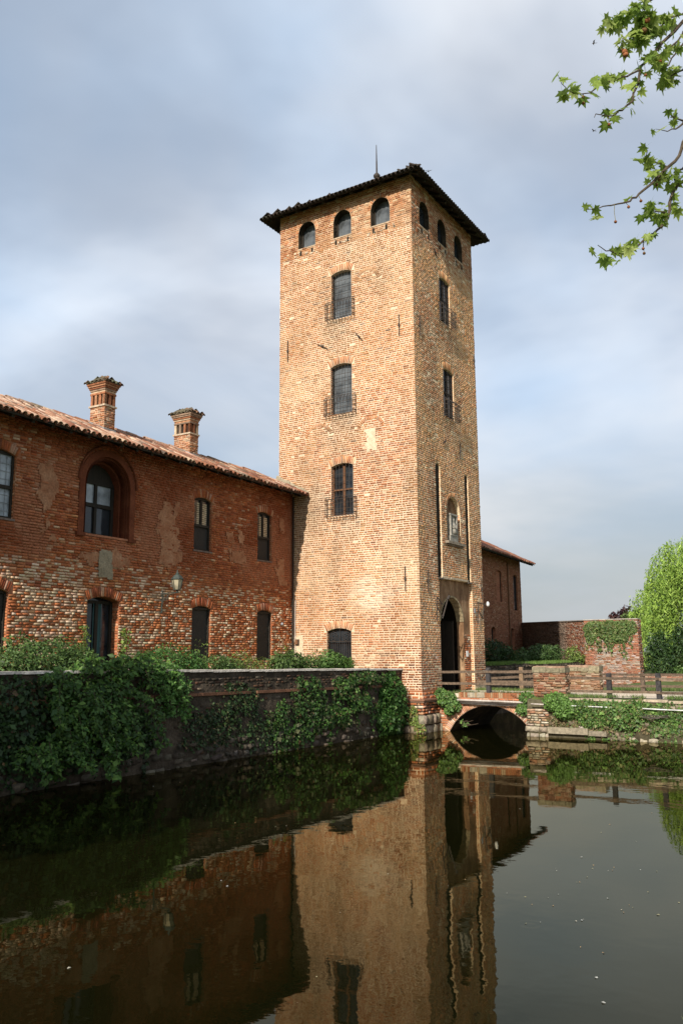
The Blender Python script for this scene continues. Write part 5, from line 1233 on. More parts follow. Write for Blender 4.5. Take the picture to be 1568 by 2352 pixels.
    bird((-4.0, -2.59, 16.06), .6, .4, 'small swallow flying just right of the tower roof corner'); bird((-7.04, -8.13, 15.73), .5, 2.0, 'tiny dark bird high in the sky left of the plane leaves'); bird((-6.08, -7.78, 14.27), .45, 1.2, 'tiny bird gliding between the plane branches and the tower')
fittings()

# ------------------------------------------------------------------ vegetation
def unit(v): return v / np.maximum(np.linalg.norm(v, axis=-1, keepdims=True), 1e-9)
def leaf_arrays(P, Nv, size, asp=.6, droop=.35, rnd=.7):
    n = len(P); Nv = unit(Nv + rng.normal(0, rnd, (n, 3)))
    ax = unit(np.cross(Nv, rng.normal(0, 1, (n, 3)))) + np.array([0, 0, -droop]); ax = unit(ax)
    sd = unit(np.cross(Nv, ax)); s = (np.asarray(size) * rng.uniform(.5, 1.35, n) * np.where(rng.random(n) < .12, 1.7, 1.0))[:, None]; w = asp * .5
    fold = Nv * s * .12
    V = np.stack([P, P + ax * s * .45 + sd * s * w + fold, P + ax * s, P + ax * s * .45 - sd * s * w + fold], 1)
    F = (np.arange(n)[:, None, None] * 4 + np.array([(0, 1, 2), (0, 2, 3)])[None]).reshape(-1, 3)
    return V.reshape(-1, 3), F
def green(n, cols, wts=None, var=.16):
    c = np.asarray(cols, float); i = rng.choice(len(c), n, p=None if wts is None else np.asarray(wts) / sum(wts))
    return c[i] * rng.normal(1, var, (n, 1)).clip(.5, 1.5)
def foliage(name, parent, P, Nv, size, cols, asp=.6, droop=.35, rnd=.7, mat='leaf'):
    V, F = leaf_arrays(P, Nv, size, asp, droop, rnd)
    o = mk(name, V, F, M[mat], parent, np.repeat(cols, 2, axis=0)); o['kind'] = 'stuff'; return o
G_IVY = [(.024, .066, .012), (.036, .095, .016), (.054, .13, .022), (.09, .165, .036)]
G_SHRUB = [(.045, .085, .02), (.065, .12, .028), (.09, .16, .04), (.13, .20, .055)]
G_DARK = [(.018, .045, .012), (.028, .062, .016), (.042, .085, .022)]
G_YEL = [(.10, .16, .03), (.15, .22, .045), (.20, .28, .06)]
def blob_points(c, r, n, inner=.5, lump=.5, seed=0, zmin=None):
    d = unit(rng.normal(0, 1, (n * 2, 3))); k = 1 + lump * 2 * (fbm(d[:, 0] * 2.2 + d[:, 2] * 1.3 + 7, d[:, 1] * 2.2 - d[:, 2], seed) - .5)
    rr = (inner + (1 - inner) * rng.random(n * 2) ** .5) * k
    P = np.asarray(c) + d * rr[:, None] * np.asarray(r)
    if zmin is not None: m = P[:, 2] > zmin; P, d = P[m], d[m]
    return P[:n], d[:n]
def stems(parent, base, tips, r=.012, c=(.07, .05, .03)):
    mb = MB()
    for t in tips:
        t = np.asarray(t, float); b = np.asarray(base, float) + rng.normal(0, .03, 3) * (1, 1, 0); m_ = (b + t) / 2 + rng.normal(0, .05, 3); mb.tube([b, m_, t], [r, r * .7, r * .35], c, 4)
    mb.done('stem', M['bark'], parent)['kind'] = 'stuff'
def shrub(name, label, blobs, n, size, cols, base, group=None, cat='shrub', wts=None, zmin=1.95, asp=.6, droop=.3):
    t = thing(name, base, label, cat, group); PP = []; NN = []; vol = [b[1][0] * b[1][2] for b in blobs]; tot = sum(vol)
    for i, (c, r) in enumerate(blobs):
        P, d = blob_points(c, r, int(n * vol[i] / tot), seed=int(abs(c[0]) * 10) % 60, zmin=zmin); PP.append(P); NN.append(d)
    P = np.concatenate(PP); N_ = np.concatenate(NN); foliage('foliage', t, P, N_ + (0, 0, .3), size, green(len(P), cols, wts), asp, droop)
    stems(t, base, [np.asarray(c) + np.array([0, 0, r[2] * .5]) for c, r in blobs for _ in (0, 1)])
    return t
def wall_ivy(name, label, fr, region, n, size, cols, d0=.02, d1=.12, thr=.45, seed=0, wts=None, cat='ivy', droop=.6, fr_n=None, soft=1.0):
    """ivy leaves over a wall; region: list of (u, v, ru, rv) lobes"""
    t = thing(name, fr(region[0][0], region[0][1], .02), label, cat); PP = []; DD = []
    area = [a[2] * a[3] for a in region]; tot = sum(area)
    for a, ar in zip(region, area):
        k = int(n * ar / tot * 1.7); th = rng.random(k) * 2 * math.pi; rr = np.sqrt(rng.random(k)); u = a[0] + a[2] * rr * np.cos(th); v = a[1] + a[3] * rr * np.sin(th)
        e = (1 - rr) * soft; nz = fbm(u * 2.6, v * 2.6, seed); m = (nz + .35 * np.minimum(e, .6)) > thr; u, v, e = u[m], v[m], e[m]
        depth = d0 + (d1 - d0) * rng.random(len(u)) * np.clip(e * 2, .15, 1) * (.4 + 1.2 * fbm(u * 1.7, v * 1.7, seed + 3)); PP.append(fr(u, v, depth)); DD.append(np.full(len(u), 0))
    rs = random.Random(seed + 50)
    for a in region:
        for k in range(7 if n > 2600 else 0):
            u = a[0] + rs.uniform(-1, 1) * a[2]; v = a[1] + a[3] * rs.uniform(-.2, .9); m_ = rs.randint(14, 34); w = rs.uniform(-.3, .3)
            f = np.arange(m_); PP.append(fr(u + w * f * .03 + .03 * np.sin(f * .5 + k), np.maximum(v - f * rs.uniform(.022, .036), .03), .05 + rng.random(m_) * .05))
    P = np.concatenate(PP); N_ = np.tile(fr.N + np.array([0, 0, .35]), (len(P), 1))
    gc = green(len(P), cols, wts, .22); dead = rng.random(len(P)) < .025; gc[dead] = np.array([.16, .10, .045]) * rng.uniform(.6, 1.2, (dead.sum(), 1))
    foliage('foliage', t, P, N_, size, gc, .8, droop, .55)
    mb = MB(); r = random.Random(seed)
    for a in region:
        for k in range(4):
            u, v = a[0] + r.uniform(-.6, .6) * a[2], a[1] - a[3] * .8; p = [fr(u, v, .015)]
            for q in range(5): u += r.uniform(-.15, .15); v += a[3] * .3; p.append(fr(u, v, .018))
            mb.tube(p, .008, (.07, .05, .035), 4)
    mb.done('stem', M['bark'], t)['kind'] = 'stuff'
    return t
# --- left moat wall greenery (u runs left from the tower corner along the wall)
wall_ivy('ivy', 'dense dark ivy mound at the foot of the tower corner', RW, [(.75, .95, .72, .95), (.55, 1.25, .50, .40), (.9, .45, .75, .5), (.35, .55, .4, .45)], 5200, .075, G_IVY, .03, .42, .12, 1, [3, 4, 3, 1])
wall_ivy('ivy', 'thin ivy hanging over the wall top left of the dense ivy mound', RW, [(2.0, 1.75, 1.2, .22), (3.2, 1.35, .7, .58), (2.5, .95, .8, .45), (3.4, .8, .8, .45)], 3100, .07, G_IVY + [(.12, .12, .055)], .02, .24, .50, 2)
wall_ivy('ivy', 'patchy ivy under the lowest tower window, middle of the moat wall', RW, [(5.1, 1.3, .9, .6), (4.6, .8, 1.0, .5), (6.2, .9, .7, .45), (5.6, .4, 1.1, .35)], 3000, .07, G_IVY + [(.10, .11, .05)], .02, .18, .53, 3)
wall_ivy('creeper', 'sparse creeper and dry stems on the moat wall below the lantern', RW, [(7.9, 1.2, 1.0, .6), (8.8, .7, 1.2, .55), (7.2, .5, 1.0, .4)], 2200, .065, G_DARK + [(.09, .10, .04)], .01, .12, .52, 4, cat='creeper')
wall_ivy('creeper', 'dark creeper covering the moat wall at the left edge', RW, [(14.2, 1.3, 1.4, .8), (13.4, .7, 1.5, .7), (15.5, 1.0, 1.6, .9), (11.4, .8, 1.0, .6)], 5000, .075, G_DARK, .02, .2, .42, 5, cat='creeper')
# --- big drooping shrub in front of the wall: arching boughs
def drooping(name, label, base, boughs, per, size, cols, wts=None, cat='shrub'):
    t = thing(name, base, label, cat); PP = []; NN = []; mb = MB()
    for (a, b, sag, w) in boughs:
        a, b = np.array(a, float), np.array(b, float); pts = []
        for k in range(9):
            f = k / 8; p = a + (b - a) * f; p[2] += sag * math.sin(math.pi * f) * (1 - .3 * f); pts.append(p)
        mb.tube(pts, [.012 * (1 - .8 * k / 8) + .002 for k in range(9)], (.06, .05, .03), 4)
        n = int(per * np.linalg.norm(b - a)); f = rng.random(n) ** .8; i = np.minimum((f * 8).astype(int), 7); g = f * 8 - i; pts = np.array(pts); P = pts[i] * (1 - g[:, None]) + pts[i + 1] * g[:, None]
        off = rng.normal(0, 1, (n, 3)) * (w * (.35 + .65 * np.sin(math.pi * np.minimum(f * 1.1, 1))))[:, None] * (1, 1, .38); P = P + off; PP.append(P); NN.append(np.tile((-.35, -.55, .75), (n, 1)))
    P = np.concatenate(PP); foliage('foliage', t, P, np.concatenate(NN), size, green(len(P), cols, wts), .55, .5, .38); mb.done('branch', M['bark'], t)
W0 = lambda u, v, d: tuple(RW(u, v, d))
random.seed(77)
bo = []
for k in range(60):
    u = random.uniform(11.0, 13.4); v0 = random.uniform(1.5, 2.2); ln = random.uniform(.3, 1.15); du = random.uniform(-.75, .55); zz = v0 - random.uniform(-.2, 1.5)
    zz = max(zz, .12 + .5 * random.random())
    bo.append((W0(u, v0, .05), W0(u + du, zz, ln * .75), random.uniform(.05, .35), random.uniform(.06, .11)))
for k in range(26):
    u = random.uniform(11.4, 13.8); bo.append((W0(u, random.uniform(.5, 1.2), .05), W0(u + random.uniform(-.5, .5), random.uniform(.1, .8), random.uniform(.4, .9)), .15, .08))
for k in range(22):
    u = random.uniform(10.6, 12.8); bo.append((W0(u, 2.0, -.1), W0(u + random.uniform(-.5, .3), random.uniform(2.1, 2.45), random.uniform(0, .4)), .12, .12))
drooping('drooping_shrub', 'big dark shrub with arching leafy boughs hanging over the moat wall, lower left', W0(12.3, 1.9, 0), bo, 125, .085, [(.028, .075, .012), (.046, .108, .016), (.072, .15, .022), (.11, .20, .032)], [3, 4, 3, 1.2])
bo = []
for k in range(22):
    u = random.uniform(9.7, 10.6); bo.append((W0(u, 2.0, -.05), W0(u + random.uniform(-.25, .35), random.uniform(1.0, 2.2), random.uniform(.12, .4)), random.uniform(.05, .25), .09))
drooping('drooping_shrub', 'bright green young shoots spilling over the wall beside the big shrub', W0(10.1, 1.95, 0), bo, 170, .075, [(.05, .13, .02), (.08, .18, .03), (.11, .22, .04)])
# --- terrace shrubs between moat wall and wing
shrub('rounded_shrub', 'large rounded grey green shrub on the terrace by the left edge', [((-12.5, 2.45, 2.35), (1.15, .62, .52)), ((-13.2, 2.3, 2.2), (.6, .5, .38)), ((-11.7, 2.3, 2.25), (.7, .5, .42))], 9000, .06, G_SHRUB, (-12.5, 2.4, 1.95), wts=[2, 3, 4, 2])
shrub('box_bush', 'rounded green bush below the wall lantern', [((-9.0, 2.3, 2.25), (.85, .5, .44)), ((-8.3, 2.25, 2.2), (.5, .4, .34)), ((-9.8, 2.2, 2.15), (.45, .4, .36))], 5200, .055, [(.04, .10, .02), (.06, .14, .028), (.09, .19, .04)], (-8.9, 2.3, 1.95))
shrub('box_bush', 'low green bush right of the lantern bush, before the third door', [((-7.3, 2.2, 2.15), (.55, .4, .34)), ((-6.85, 2.1, 2.1), (.4, .35, .28))], 3000, .05, G_SHRUB, (-7.2, 2.2, 1.95))
shrub('flower_bush', 'loose yellowish plants between the third and fourth doors', [((-6.3, 2.2, 2.2), (.45, .3, .38)), ((-5.6, 2.2, 2.1), (.5, .3, .28)), ((-6.0, 2.0, 2.05), (.5, .25, .22))], 1500, .065, G_YEL + [(.20, .15, .07)], (-6.0, 2.2, 1.95), asp=.35)
shrub('leafy_bush', 'leafy bush in front of the fourth door frame', [((-4.5, 2.1, 2.15), (.5, .35, .34)), ((-3.9, 2.2, 2.2), (.5, .35, .36)), ((-3.1, 2.2, 2.12), (.5, .35, .28))], 3600, .07, G_SHRUB, (-4.0, 2.2, 1.95))
shrub('leafy_bush', 'leafy bush in front of the scrolled ground floor window of the tower', [((-1.7, 2.3, 2.2), (.62, .4, .33)), ((-1.1, 2.2, 2.12), (.5, .35, .24)), ((-2.2, 2.2, 2.1), (.35, .3, .22))], 3200, .07, [(.05, .11, .022), (.07, .15, .03), (.11, .20, .045)], (-1.6, 2.2, 1.95))
def climber(name, label, x, y, z0, z1, n, w, cols):
    t = thing(name, (x, y, z0), label, 'climber'); P = np.stack([x + rng.normal(0, w, n), y + rng.normal(0, .05, n), rng.uniform(z0, z1, n)], 1); P[:, 0] += .08 * np.sin(P[:, 2] * 7)
    foliage('foliage', t, P, np.tile((-.3, -1, .3), (n, 1)), .07, green(n, cols), .7, .5); stems(t, (x, y, z0), [(x, y, z1)], .01)
a, b = fp(-9.42, -.12, 0), fp(-7.98, -.12, 0)
climber('climbing_rose', 'thin yellow green climber left of the curtained door', a[0], a[1], 2.0, 3.2, 170, .07, G_YEL); climber('climbing_rose', 'thin climber on the right jamb of the curtained door', b[0], b[1], 2.0, 3.15, 230, .07, G_YEL)
for (x, y, z, lab) in ((-7.75, 2.3, 2.85, 'wispy sapling with pale leaves in front of the third door'), (-4.2, 2.3, 2.75, 'wispy sapling between the last door and the tower corner'), (-2.6, 2.3, 2.7, 'wispy shoot beside the cable conduit at the tower')):
    t = thing('sapling', (x, y, 1.95), lab, 'sapling'); n = 60; P = np.stack([x + rng.normal(0, .16, n), y + rng.normal(0, .1, n), rng.uniform(2.2, z, n)], 1); foliage('foliage', t, P, np.tile((0, -.6, .6), (n, 1)), .06, green(n, G_YEL), .5); stems(t, (x, y, 1.95), [(x + dx, y, z - abs(dx)) for dx in (-.2, 0, .2)], .007)
t = thing('rose_bush', (-10.9, 1.5, 1.95), 'rose bush with a few pale pink blooms above the big dark shrub', 'rose bush')
P, d = blob_points((-10.85, 1.6, 2.12), (.3, .25, .2), 500); foliage('foliage', t, P, d, .05, green(len(P), G_DARK + G_SHRUB[:2])); stems(t, (-10.9, 1.6, 1.95), [(-10.9, 1.5, 2.3), (-10.7, 1.5, 2.25)], .008)
for k in range(7):
    c = np.array([-10.95 + random.uniform(-.15, .3), 1.38, 2.22 + random.uniform(-.1, .14)]); P, d = blob_points(c, (.035, .035, .03), 26, .3, 0); V, F = leaf_arrays(P, d, .035, .9, 0); mk('bloom', V, F, M['leaf'], t, np.repeat(green(len(P), [(.75, .60, .58), (.80, .70, .66)], None, .05), 2, axis=0))
# --- bridge and right bank greenery
BRF = Frame((1.02, 0, 0), (0, -1, 0), (-1, 0, 0)); BKF = Frame((.60, 0, 0), (0, -1, 0), (-1, 0, 0))
G_BR = [(.05, .11, .022), (.07, .15, .03), (.10, .19, .04), (.14, .24, .055)]
wall_ivy('ivy', 'bright ivy cushion between the tower foot and the bridge arch', BRF, [(.38, 1.02, .36, .24), (.60, .80, .26, .18), (.18, 1.18, .17, .16), (.46, .62, .14, .12)], 2300, .06, G_BR, .02, .26, .1, 6)
wall_ivy('ivy', 'small ivy tuft hanging below the near pier onto the bridge', BRF, [(3.05, 1.08, .24, .18), (2.92, .78, .22, .17), (3.12, .70, .14, .12)], 1300, .055, G_BR, .02, .18, .1, 7)
wall_ivy('ivy', 'grassy green bush at the foot of the near pier', BKF, [(4.1, 1.02, .40, .26), (4.35, .80, .35, .28)], 1800, .06, [(.08, .17, .03), (.12, .23, .045), (.15, .27, .06)], .05, .32, .1, 8)
wall_ivy('ivy', 'thick ivy on the right bank below the second dark fence post', BKF, [(4.9, .78, .6, .32), (5.6, .72, .75, .36), (6.3, .80, .65, .32), (5.2, .52, .5, .22), (6.05, .50, .5, .24)], 5600, .06, G_BR + [(.16, .17, .06)], .02, .2, .30, 9)
wall_ivy('ivy', 'ivy and weeds at the right edge of the bank', BKF, [(7.2, .62, .6, .45), (7.8, .5, .8, .5), (9.0, .6, 1.0, .5), (7.0, .32, .4, .25)], 4200, .06, G_BR + [(.14, .14, .06)], .02, .2, .32, 10)
wall_ivy('weeds', 'dry brown weeds and stems low on the right bank beside the slab', BKF, [(4.5, .45, .5, .22), (5.3, .32, .6, .16), (6.5, .32, .4, .15), (4.1, .45, .3, .2)], 900, .06, [(.20, .15, .08), (.26, .20, .11), (.12, .14, .05)], .02, .12, .35, 11, cat='weeds')
TFF = Frame((-.07, -.07, 0), (0, 1, 0), (-1, 0, 0))
wall_ivy('weeds', 'yellow green weeds on the stone foot of the tower', TFF, [(.12, .18, .2, .16), (.40, .62, .25, .22), (.3, .35, .2, .15)], 420, .055, G_YEL + [(.24, .17, .06)], .05, .15, .3, 12, cat='weeds')
wall_ivy('weeds', 'few green sprigs hanging inside the bridge arch', Frame((1.12, 0, 0), (0, -1, 0), (-1, 0, 0)), [(.95, .22, .07, .06), (.82, .32, .04, .04)], 34, .06, G_BR, .0, .06, .2, 13, cat='weeds')
def tufts(name, label, rects, n, h, cols, z):
    t = thing(name, (rects[0][0], rects[0][2], z), label, 'grass'); t['kind'] = 'stuff'; PP = []; tot = sum((r[1] - r[0]) * (r[3] - r[2]) for r in rects)
    for r in rects: k = int(n * (r[1] - r[0]) * (r[3] - r[2]) / tot); PP.append(np.stack([rng.uniform(r[0], r[1], k), rng.uniform(r[2], r[3], k), np.full(k, z)], 1))
    P = np.concatenate(PP); m = fbm(P[:, 0] * 1.5, P[:, 1] * 1.5, 90) > .38; P = P[m]; n = len(P); hh = h * rng.uniform(.4, 1.3, n)[:, None]; a = rng.random(n) * 6.28; w = np.stack([np.cos(a), np.sin(a), 0 * a], 1) * .008; lean = np.stack([rng.normal(0, .3, n), rng.normal(0, .3, n), np.ones(n)], 1) * hh
    V = np.stack([P - w, P + w, P + lean], 1).reshape(-1, 3); mk('blades', V, np.arange(3 * n).reshape(-1, 3), M['leaf'], t, green(n, cols))
tufts('grass', 'grass growing along the bridge deck and road verges', [(1.4, 1.9, -3.2, -.3), (3.6, 4.3, -3.3, -.2), (.72, 1.25, -11, -4.3), (4.5, 6.5, -11, -4.4)], 24000, .11, [(.08, .15, .03), (.12, .20, .045), (.18, .20, .07)], 1.15)
tufts('grass', 'bright grass strip along the top of the terrace wall', [(5.3, 19, .9, 1.35), (8, 19, 1.3, 2.4), (12, 19, .42, .95)], 16000, .13, [(.10, .19, .03), (.15, .26, .05), (.19, .28, .07)], 1.94)
tufts('grass', 'rough grass on the near bank at the photographer side of the moat', [(-34, -4, -13.2, -11.42)], 60000, .13, [(.06, .11, .025), (.09, .16, .035), (.14, .17, .06)], .86)
# terrace bushes right of the tower
shrub('hedge_bush', 'dark bush close behind the tower on the right terrace', [((13.2, 3.0, 2.5), (1.3, .7, .62)), ((14.6, 3.0, 2.35), (.8, .6, .5))], 3600, .09, G_DARK, (13.5, 3, 1.95), wts=[2, 3, 2])
shrub('hedge_bush', 'long glossy hedge in front of the dark garden wall', [((16.4, 1.9, 2.3), (1.3, .6, .5)), ((17.4, 1.6, 2.35), (1.1, .6, .55)), ((15.2, 2.2, 2.2), (1.2, .6, .42))], 4600, .085, [(.035, .075, .018), (.055, .11, .025), (.09, .15, .04)], (16.5, 1.8, 1.95))
shrub('leafy_bush', 'yellow green bush at the corner of the garden wall', [((18.3, .75, 2.3), (.45, .4, .5)), ((18.45, .5, 2.1), (.45, .35, .3))], 1300, .08, G_YEL, (18.3, .7, 1.95))
BAF = Frame((18.45, .15, 0), (0, -1, 0), (-1, 0, 0))
wall_ivy('ivy', 'ivy blanket hanging from the top of the bastion', BAF, [(.62, 3.62, .62, .36), (1.3, 3.58, .8, .40), (2.05, 3.60, .55, .40), (1.75, 3.15, .4, .25), (.35, 3.25, .25, .25), (1.1, 3.2, .25, .2)], 4200, .075, [(.07, .13, .03), (.10, .17, .04), (.14, .20, .055), (.18, .20, .07)], .02, .12, .30, 14)
# trees
def willow():
    base = np.array([27.5, -6.0, 1.1]); t = thing('willow_tree', base, 'tall yellow green weeping willow at the right edge beyond the road', 'tree')
    mb = MB(); mb.tube([base, base + (.1, .1, 2.2), base + (-.2, .3, 4.2), base + (.2, .5, 6.5)], [.42, .34, .25, .12], (.12, .09, .06), 8); tips = []
    for k in range(12):
        a = k * 2.4; p = base + np.array([0, 0, 3 + k * .3]); q = p + np.array([math.cos(a) * 2.2, math.sin(a) * 2.2, 2.4]); mb.tube([p, (p + q) / 2 + (0, 0, .4), q], [.13, .08, .04], (.12, .09, .06), 6)
    mb.done('trunk', M['bark'], t)
    PP = []; AX = []; r = random.Random(3); cl = [(random.uniform(-2.6, 2.6), random.uniform(-2.6, 2.8), random.uniform(.55, 1.0)) for _ in range(26)]
    for k in range(3600):
        th = r.uniform(0, 2 * math.pi); ph = r.random() ** .6; lump = 1 + .22 * math.sin(th * 5 + 1) * math.cos(th * 3 + 2) + .15 * math.sin(th * 9)
        R = 4.1 * ph * lump; z = 1.5 + 7.2 * math.sqrt(max(0, 1 - (ph * .90) ** 3.2)) * (.86 + .16 * math.sin(th * 4 + ph * 6)) - .4 * r.random()
        p = base + np.array([R * math.cos(th), R * math.sin(th) * 1.12, z]); ln = r.uniform(.9, 2.6) * (2.1 if ph > .75 else 1.3 if ph > .5 else .7); ln = min(ln, p[2] - 1.6)
        if ln < .3: continue
        if (math.sin(th * 6 + z * 1.4) * math.cos(z * 2.1 + th * 3)) < -.30 and r.random() < .85: continue
        n = int(ln * 17); f = np.linspace(0, 1, n); sw = np.array([r.uniform(-.25, .25), r.uniform(-.25, .25), 0])
        P = p + np.outer(f ** 1.5, sw) - np.outer(f * ln, (0, 0, 1)) + np.outer(np.sin(f * 2.2), (math.cos(th) * .25, math.sin(th) * .25, 0)) + rng.normal(0, .035, (n, 3)); PP.append(P)
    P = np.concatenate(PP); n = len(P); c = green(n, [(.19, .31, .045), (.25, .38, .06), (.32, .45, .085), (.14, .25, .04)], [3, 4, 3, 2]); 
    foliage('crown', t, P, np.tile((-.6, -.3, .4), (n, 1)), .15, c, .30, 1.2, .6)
    P, d = blob_points(base + (0, 0, 4.5), (3.3, 3.4, 3.3), 22000, .3, .3, 8); foliage('inner_crown', t, P, d, .2, green(len(P), [(.06, .11, .02), (.10, .17, .032)]), .35, 1.0)  # inner leaves coloured darker to paint shade into the gaps between strands
willow()
def tree(name, label, base, blobs, n, size, cols, cat='tree', trunk=(.10, .07, .05)):
    t = thing(name, base, label, cat); base = np.asarray(base, float); mb = MB(); top = np.mean([np.asarray(b[0]) for b in blobs], 0); mb.tube([base, (base + top) / 2 + (.1, 0, 0), top], [.16, .12, .06], trunk, 7)
    for c, r in blobs: mb.tube([(base + top) / 2, (top + np.asarray(c)) / 2 + (0, 0, .1), np.asarray(c)], [.08, .05, .02], trunk, 5)
    mb.done('trunk', M['bark'], t); vol = sum(b[1][0] * b[1][2] for b in blobs); PP = []; NN = []
    for c, r in blobs: P, d = blob_points(c, r, int(n * r[0] * r[2] / vol), .35, .4, int(abs(c[0] * 7)) % 50); PP.append(P); NN.append(d)
    P = np.concatenate(PP); foliage('crown', t, P, np.concatenate(NN), size, green(len(P), cols), .6, .3)
tree('plum_tree', 'small dark purple leaved tree showing above the bastion', (34.5, 2.2, 1.1), [((34.5, 2.3, 4.55), (.6, .75, .65)), ((34.3, 1.95, 5.0), (.3, .28, .5)), ((34.2, 2.6, 4.6), (.4, .35, .5)), ((34.4, 1.5, 4.7), (.5, .45, .5))], 1700, .16, [(.035, .014, .018), (.055, .022, .024), (.08, .035, .03)])
tree('leafy_tree', 'pale green small tree between the purple tree and the willow', (33.5, .9, 1.1), [((33.5, 1.3, 4.6), (.6, .6, .6)), ((33.3, .6, 4.7), (.7, .7, .65)), ((33.6, -.1, 4.3), (.8, .8, .8))], 2600, .15, [(.10, .16, .04), (.14, .21, .06), (.08, .12, .03)])
shrub('hedge_bush', 'dark bush filling the gap between bastion and willow', [((19.9, -3.2, 1.9), (.7, .75, .9)), ((20.3, -3.0, 2.7), (.6, .55, .7)), ((24.8, -3.4, 2.6), (1.0, 1.0, 1.4))], 6000, .12, G_DARK + [(.05, .10, .025)], (24.8, -4, 1.1), zmin=1.1)
shrub('hedge_bush', 'low green bushes behind the road fence at the right edge', [((18.5, -6.2, 1.5), (.7, 1.3, .45)), ((19.5, -8.0, 1.7), (1.0, 1.4, .6)), ((20, -4.4, 1.4), (.8, .8, .4))], 4200, .1, [(.06, .12, .025), (.09, .17, .035), (.12, .20, .05)], (19, -6.5, 1.1), zmin=1.1)
tree('leafy_tree', 'full green tree behind the willow, filling the right edge', (36, -9.5, 1.1), [((36, -9.0, 4.0), (2.5, 2.6, 2.6)), ((36.5, -11.5, 4.6), (2.6, 2.6, 3.0)), ((35.5, -6.0, 3.2), (1.8, 2.0, 1.8))], 9000, .22, [(.05, .09, .02), (.07, .12, .03), (.10, .15, .04)])
shrub('hedge_bush', 'long dark hedge far behind the road beyond the willow', [((34, -4.2, 2.0), (1.2, 1.6, .9)), ((34.5, -7.0, 2.1), (1.2, 2.2, 1.1)), ((35, -10.5, 2.1), (1.2, 2.4, 1.1)), ((34, -1.8, 2.2), (1.0, 1.3, 1.1))], 7000, .15, G_DARK + [(.05, .09, .025)], (34.5, -6, 1.1), zmin=1.1)
# trees on the bank left of the camera; their shade falls on the moat wall
tree('plane_tree', 'broad plane tree on the bank left of the viewpoint, outside the picture', (-28.3, -2.6, .9), [((-28, -2.1, 10.2), (2.2, 1.7, 2.7)), ((-28.2, -2.6, 11.3), (2.0, 1.7, 2.0)), ((-28, -3.4, 9.6), (2.0, 1.8, 2.5)), ((-28.1, -1.7, 8.5), (1.9, 1.25, 1.9)), ((-28, -2.4, 7.4), (1.8, 1.4, 1.5))], 14000, .32, [(.06, .11, .025), (.09, .15, .035)], trunk=(.2, .18, .13))
# --- plane tree: trunk on the near bank outside the frame, boughs reaching into the picture
BOUGHS = [
 ('main_a', [[-16.152,-11.127,8.52],[-16.291,-10.938,8.266],[-16.385,-10.85,8.102],[-16.482,-10.765,7.963],[-16.528,-10.741,7.759],[-16.592,-10.69,7.557],[-16.689,-10.61,7.434],[-16.774,-10.563,7.354],[-16.863,-10.52,7.306],[-16.967,-10.462,7.284],[-17.041,-10.437,7.221]]),
 ('a1', [[-16.595,-10.778,7.848],[-16.691,-10.705,7.768],[-16.78,-10.649,7.709],[-16.895,-10.547,7.631],[-16.99,-10.486,7.583],[-17.074,-10.417,7.453],[-17.168,-10.358,7.407],[-17.278,-10.285,7.402],[-17.37,-10.252,7.427],[-17.451,-10.244,7.471]]),
 ('a2', [[-16.161,-11.133,8.587],[-16.258,-11.035,8.524],[-16.334,-10.956,8.417],[-16.424,-10.862,8.334],[-16.506,-10.805,8.327],[-16.577,-10.74,8.244]]),
 ('a3', [[-16.162,-10.841,8.876],[-16.246,-10.785,8.762],[-16.352,-10.69,8.639],[-16.471,-10.579,8.527],[-16.562,-10.532,8.472],[-16.642,-10.493,8.395]]),
 ('a4', [[-16.234,-11.129,8.335],[-16.374,-11.03,8.132],[-16.519,-10.944,7.987],[-16.679,-10.846,7.886]]),
 ('a5', [[-15.731,-11.056,8.581],[-15.797,-10.986,8.459],[-15.858,-10.921,8.316],[-15.929,-10.864,8.254],[-15.995,-10.832,8.25],[-16.066,-10.776,8.189]]),
 ('a6', [[-15.793,-11.044,8.255],[-15.872,-10.959,8.186],[-15.939,-10.889,8.107],[-15.998,-10.842,8.05]]),
 ('a7', [[-16.213,-11.06,7.411],[-16.276,-10.999,7.337],[-16.346,-10.936,7.295],[-16.443,-10.846,7.297]]),
 ('a8', [[-15.919,-11.022,7.62],[-16.025,-10.95,7.623],[-16.112,-10.914,7.648]]),
 ('b1', [[-16.188,-11.044,7.237],[-16.26,-11.008,7.066],[-16.372,-10.916,6.918],[-16.483,-10.825,6.773],[-16.595,-10.737,6.64],[-16.693,-10.68,6.53],[-16.784,-10.646,6.462],[-16.909,-10.561,6.4],[-17.018,-10.504,6.349],[-17.125,-10.448,6.292],[-17.249,-10.369,6.247]]),
 ('b2', [[-16.054,-11.006,7.043],[-16.151,-10.949,6.951],[-16.252,-10.889,6.87],[-16.355,-10.832,6.812]]),
 ('b3', [[-16.234,-10.894,6.998],[-16.331,-10.81,7.023],[-16.424,-10.737,7.059],[-16.454,-10.767,7.104]]),
 ('c1', [[-16.037,-10.994,6.921],[-16.155,-10.916,6.778],[-16.241,-10.886,6.626],[-16.312,-10.872,6.444],[-16.411,-10.832,6.329],[-16.515,-10.797,6.246],[-16.641,-10.715,6.134],[-16.768,-10.636,6.033],[-16.882,-10.588,5.965],[-17.001,-10.533,5.896],[-17.125,-10.485,5.879],[-17.248,-10.449,5.89]]),
 ('c2', [[-16.47,-10.9,6.397],[-16.579,-10.851,6.395],[-16.686,-10.801,6.371],[-16.776,-10.766,6.316]]),
 ('a9', [[-16.5,-10.875,8.276],[-16.569,-10.852,8.349],[-16.621,-10.858,8.433],[-16.689,-10.822,8.462]]),
 ('a10', [[-16.5,-10.875,8.276],[-16.581,-10.78,8.187],[-16.653,-10.708,8.12],[-16.725,-10.662,8.14]]),
]
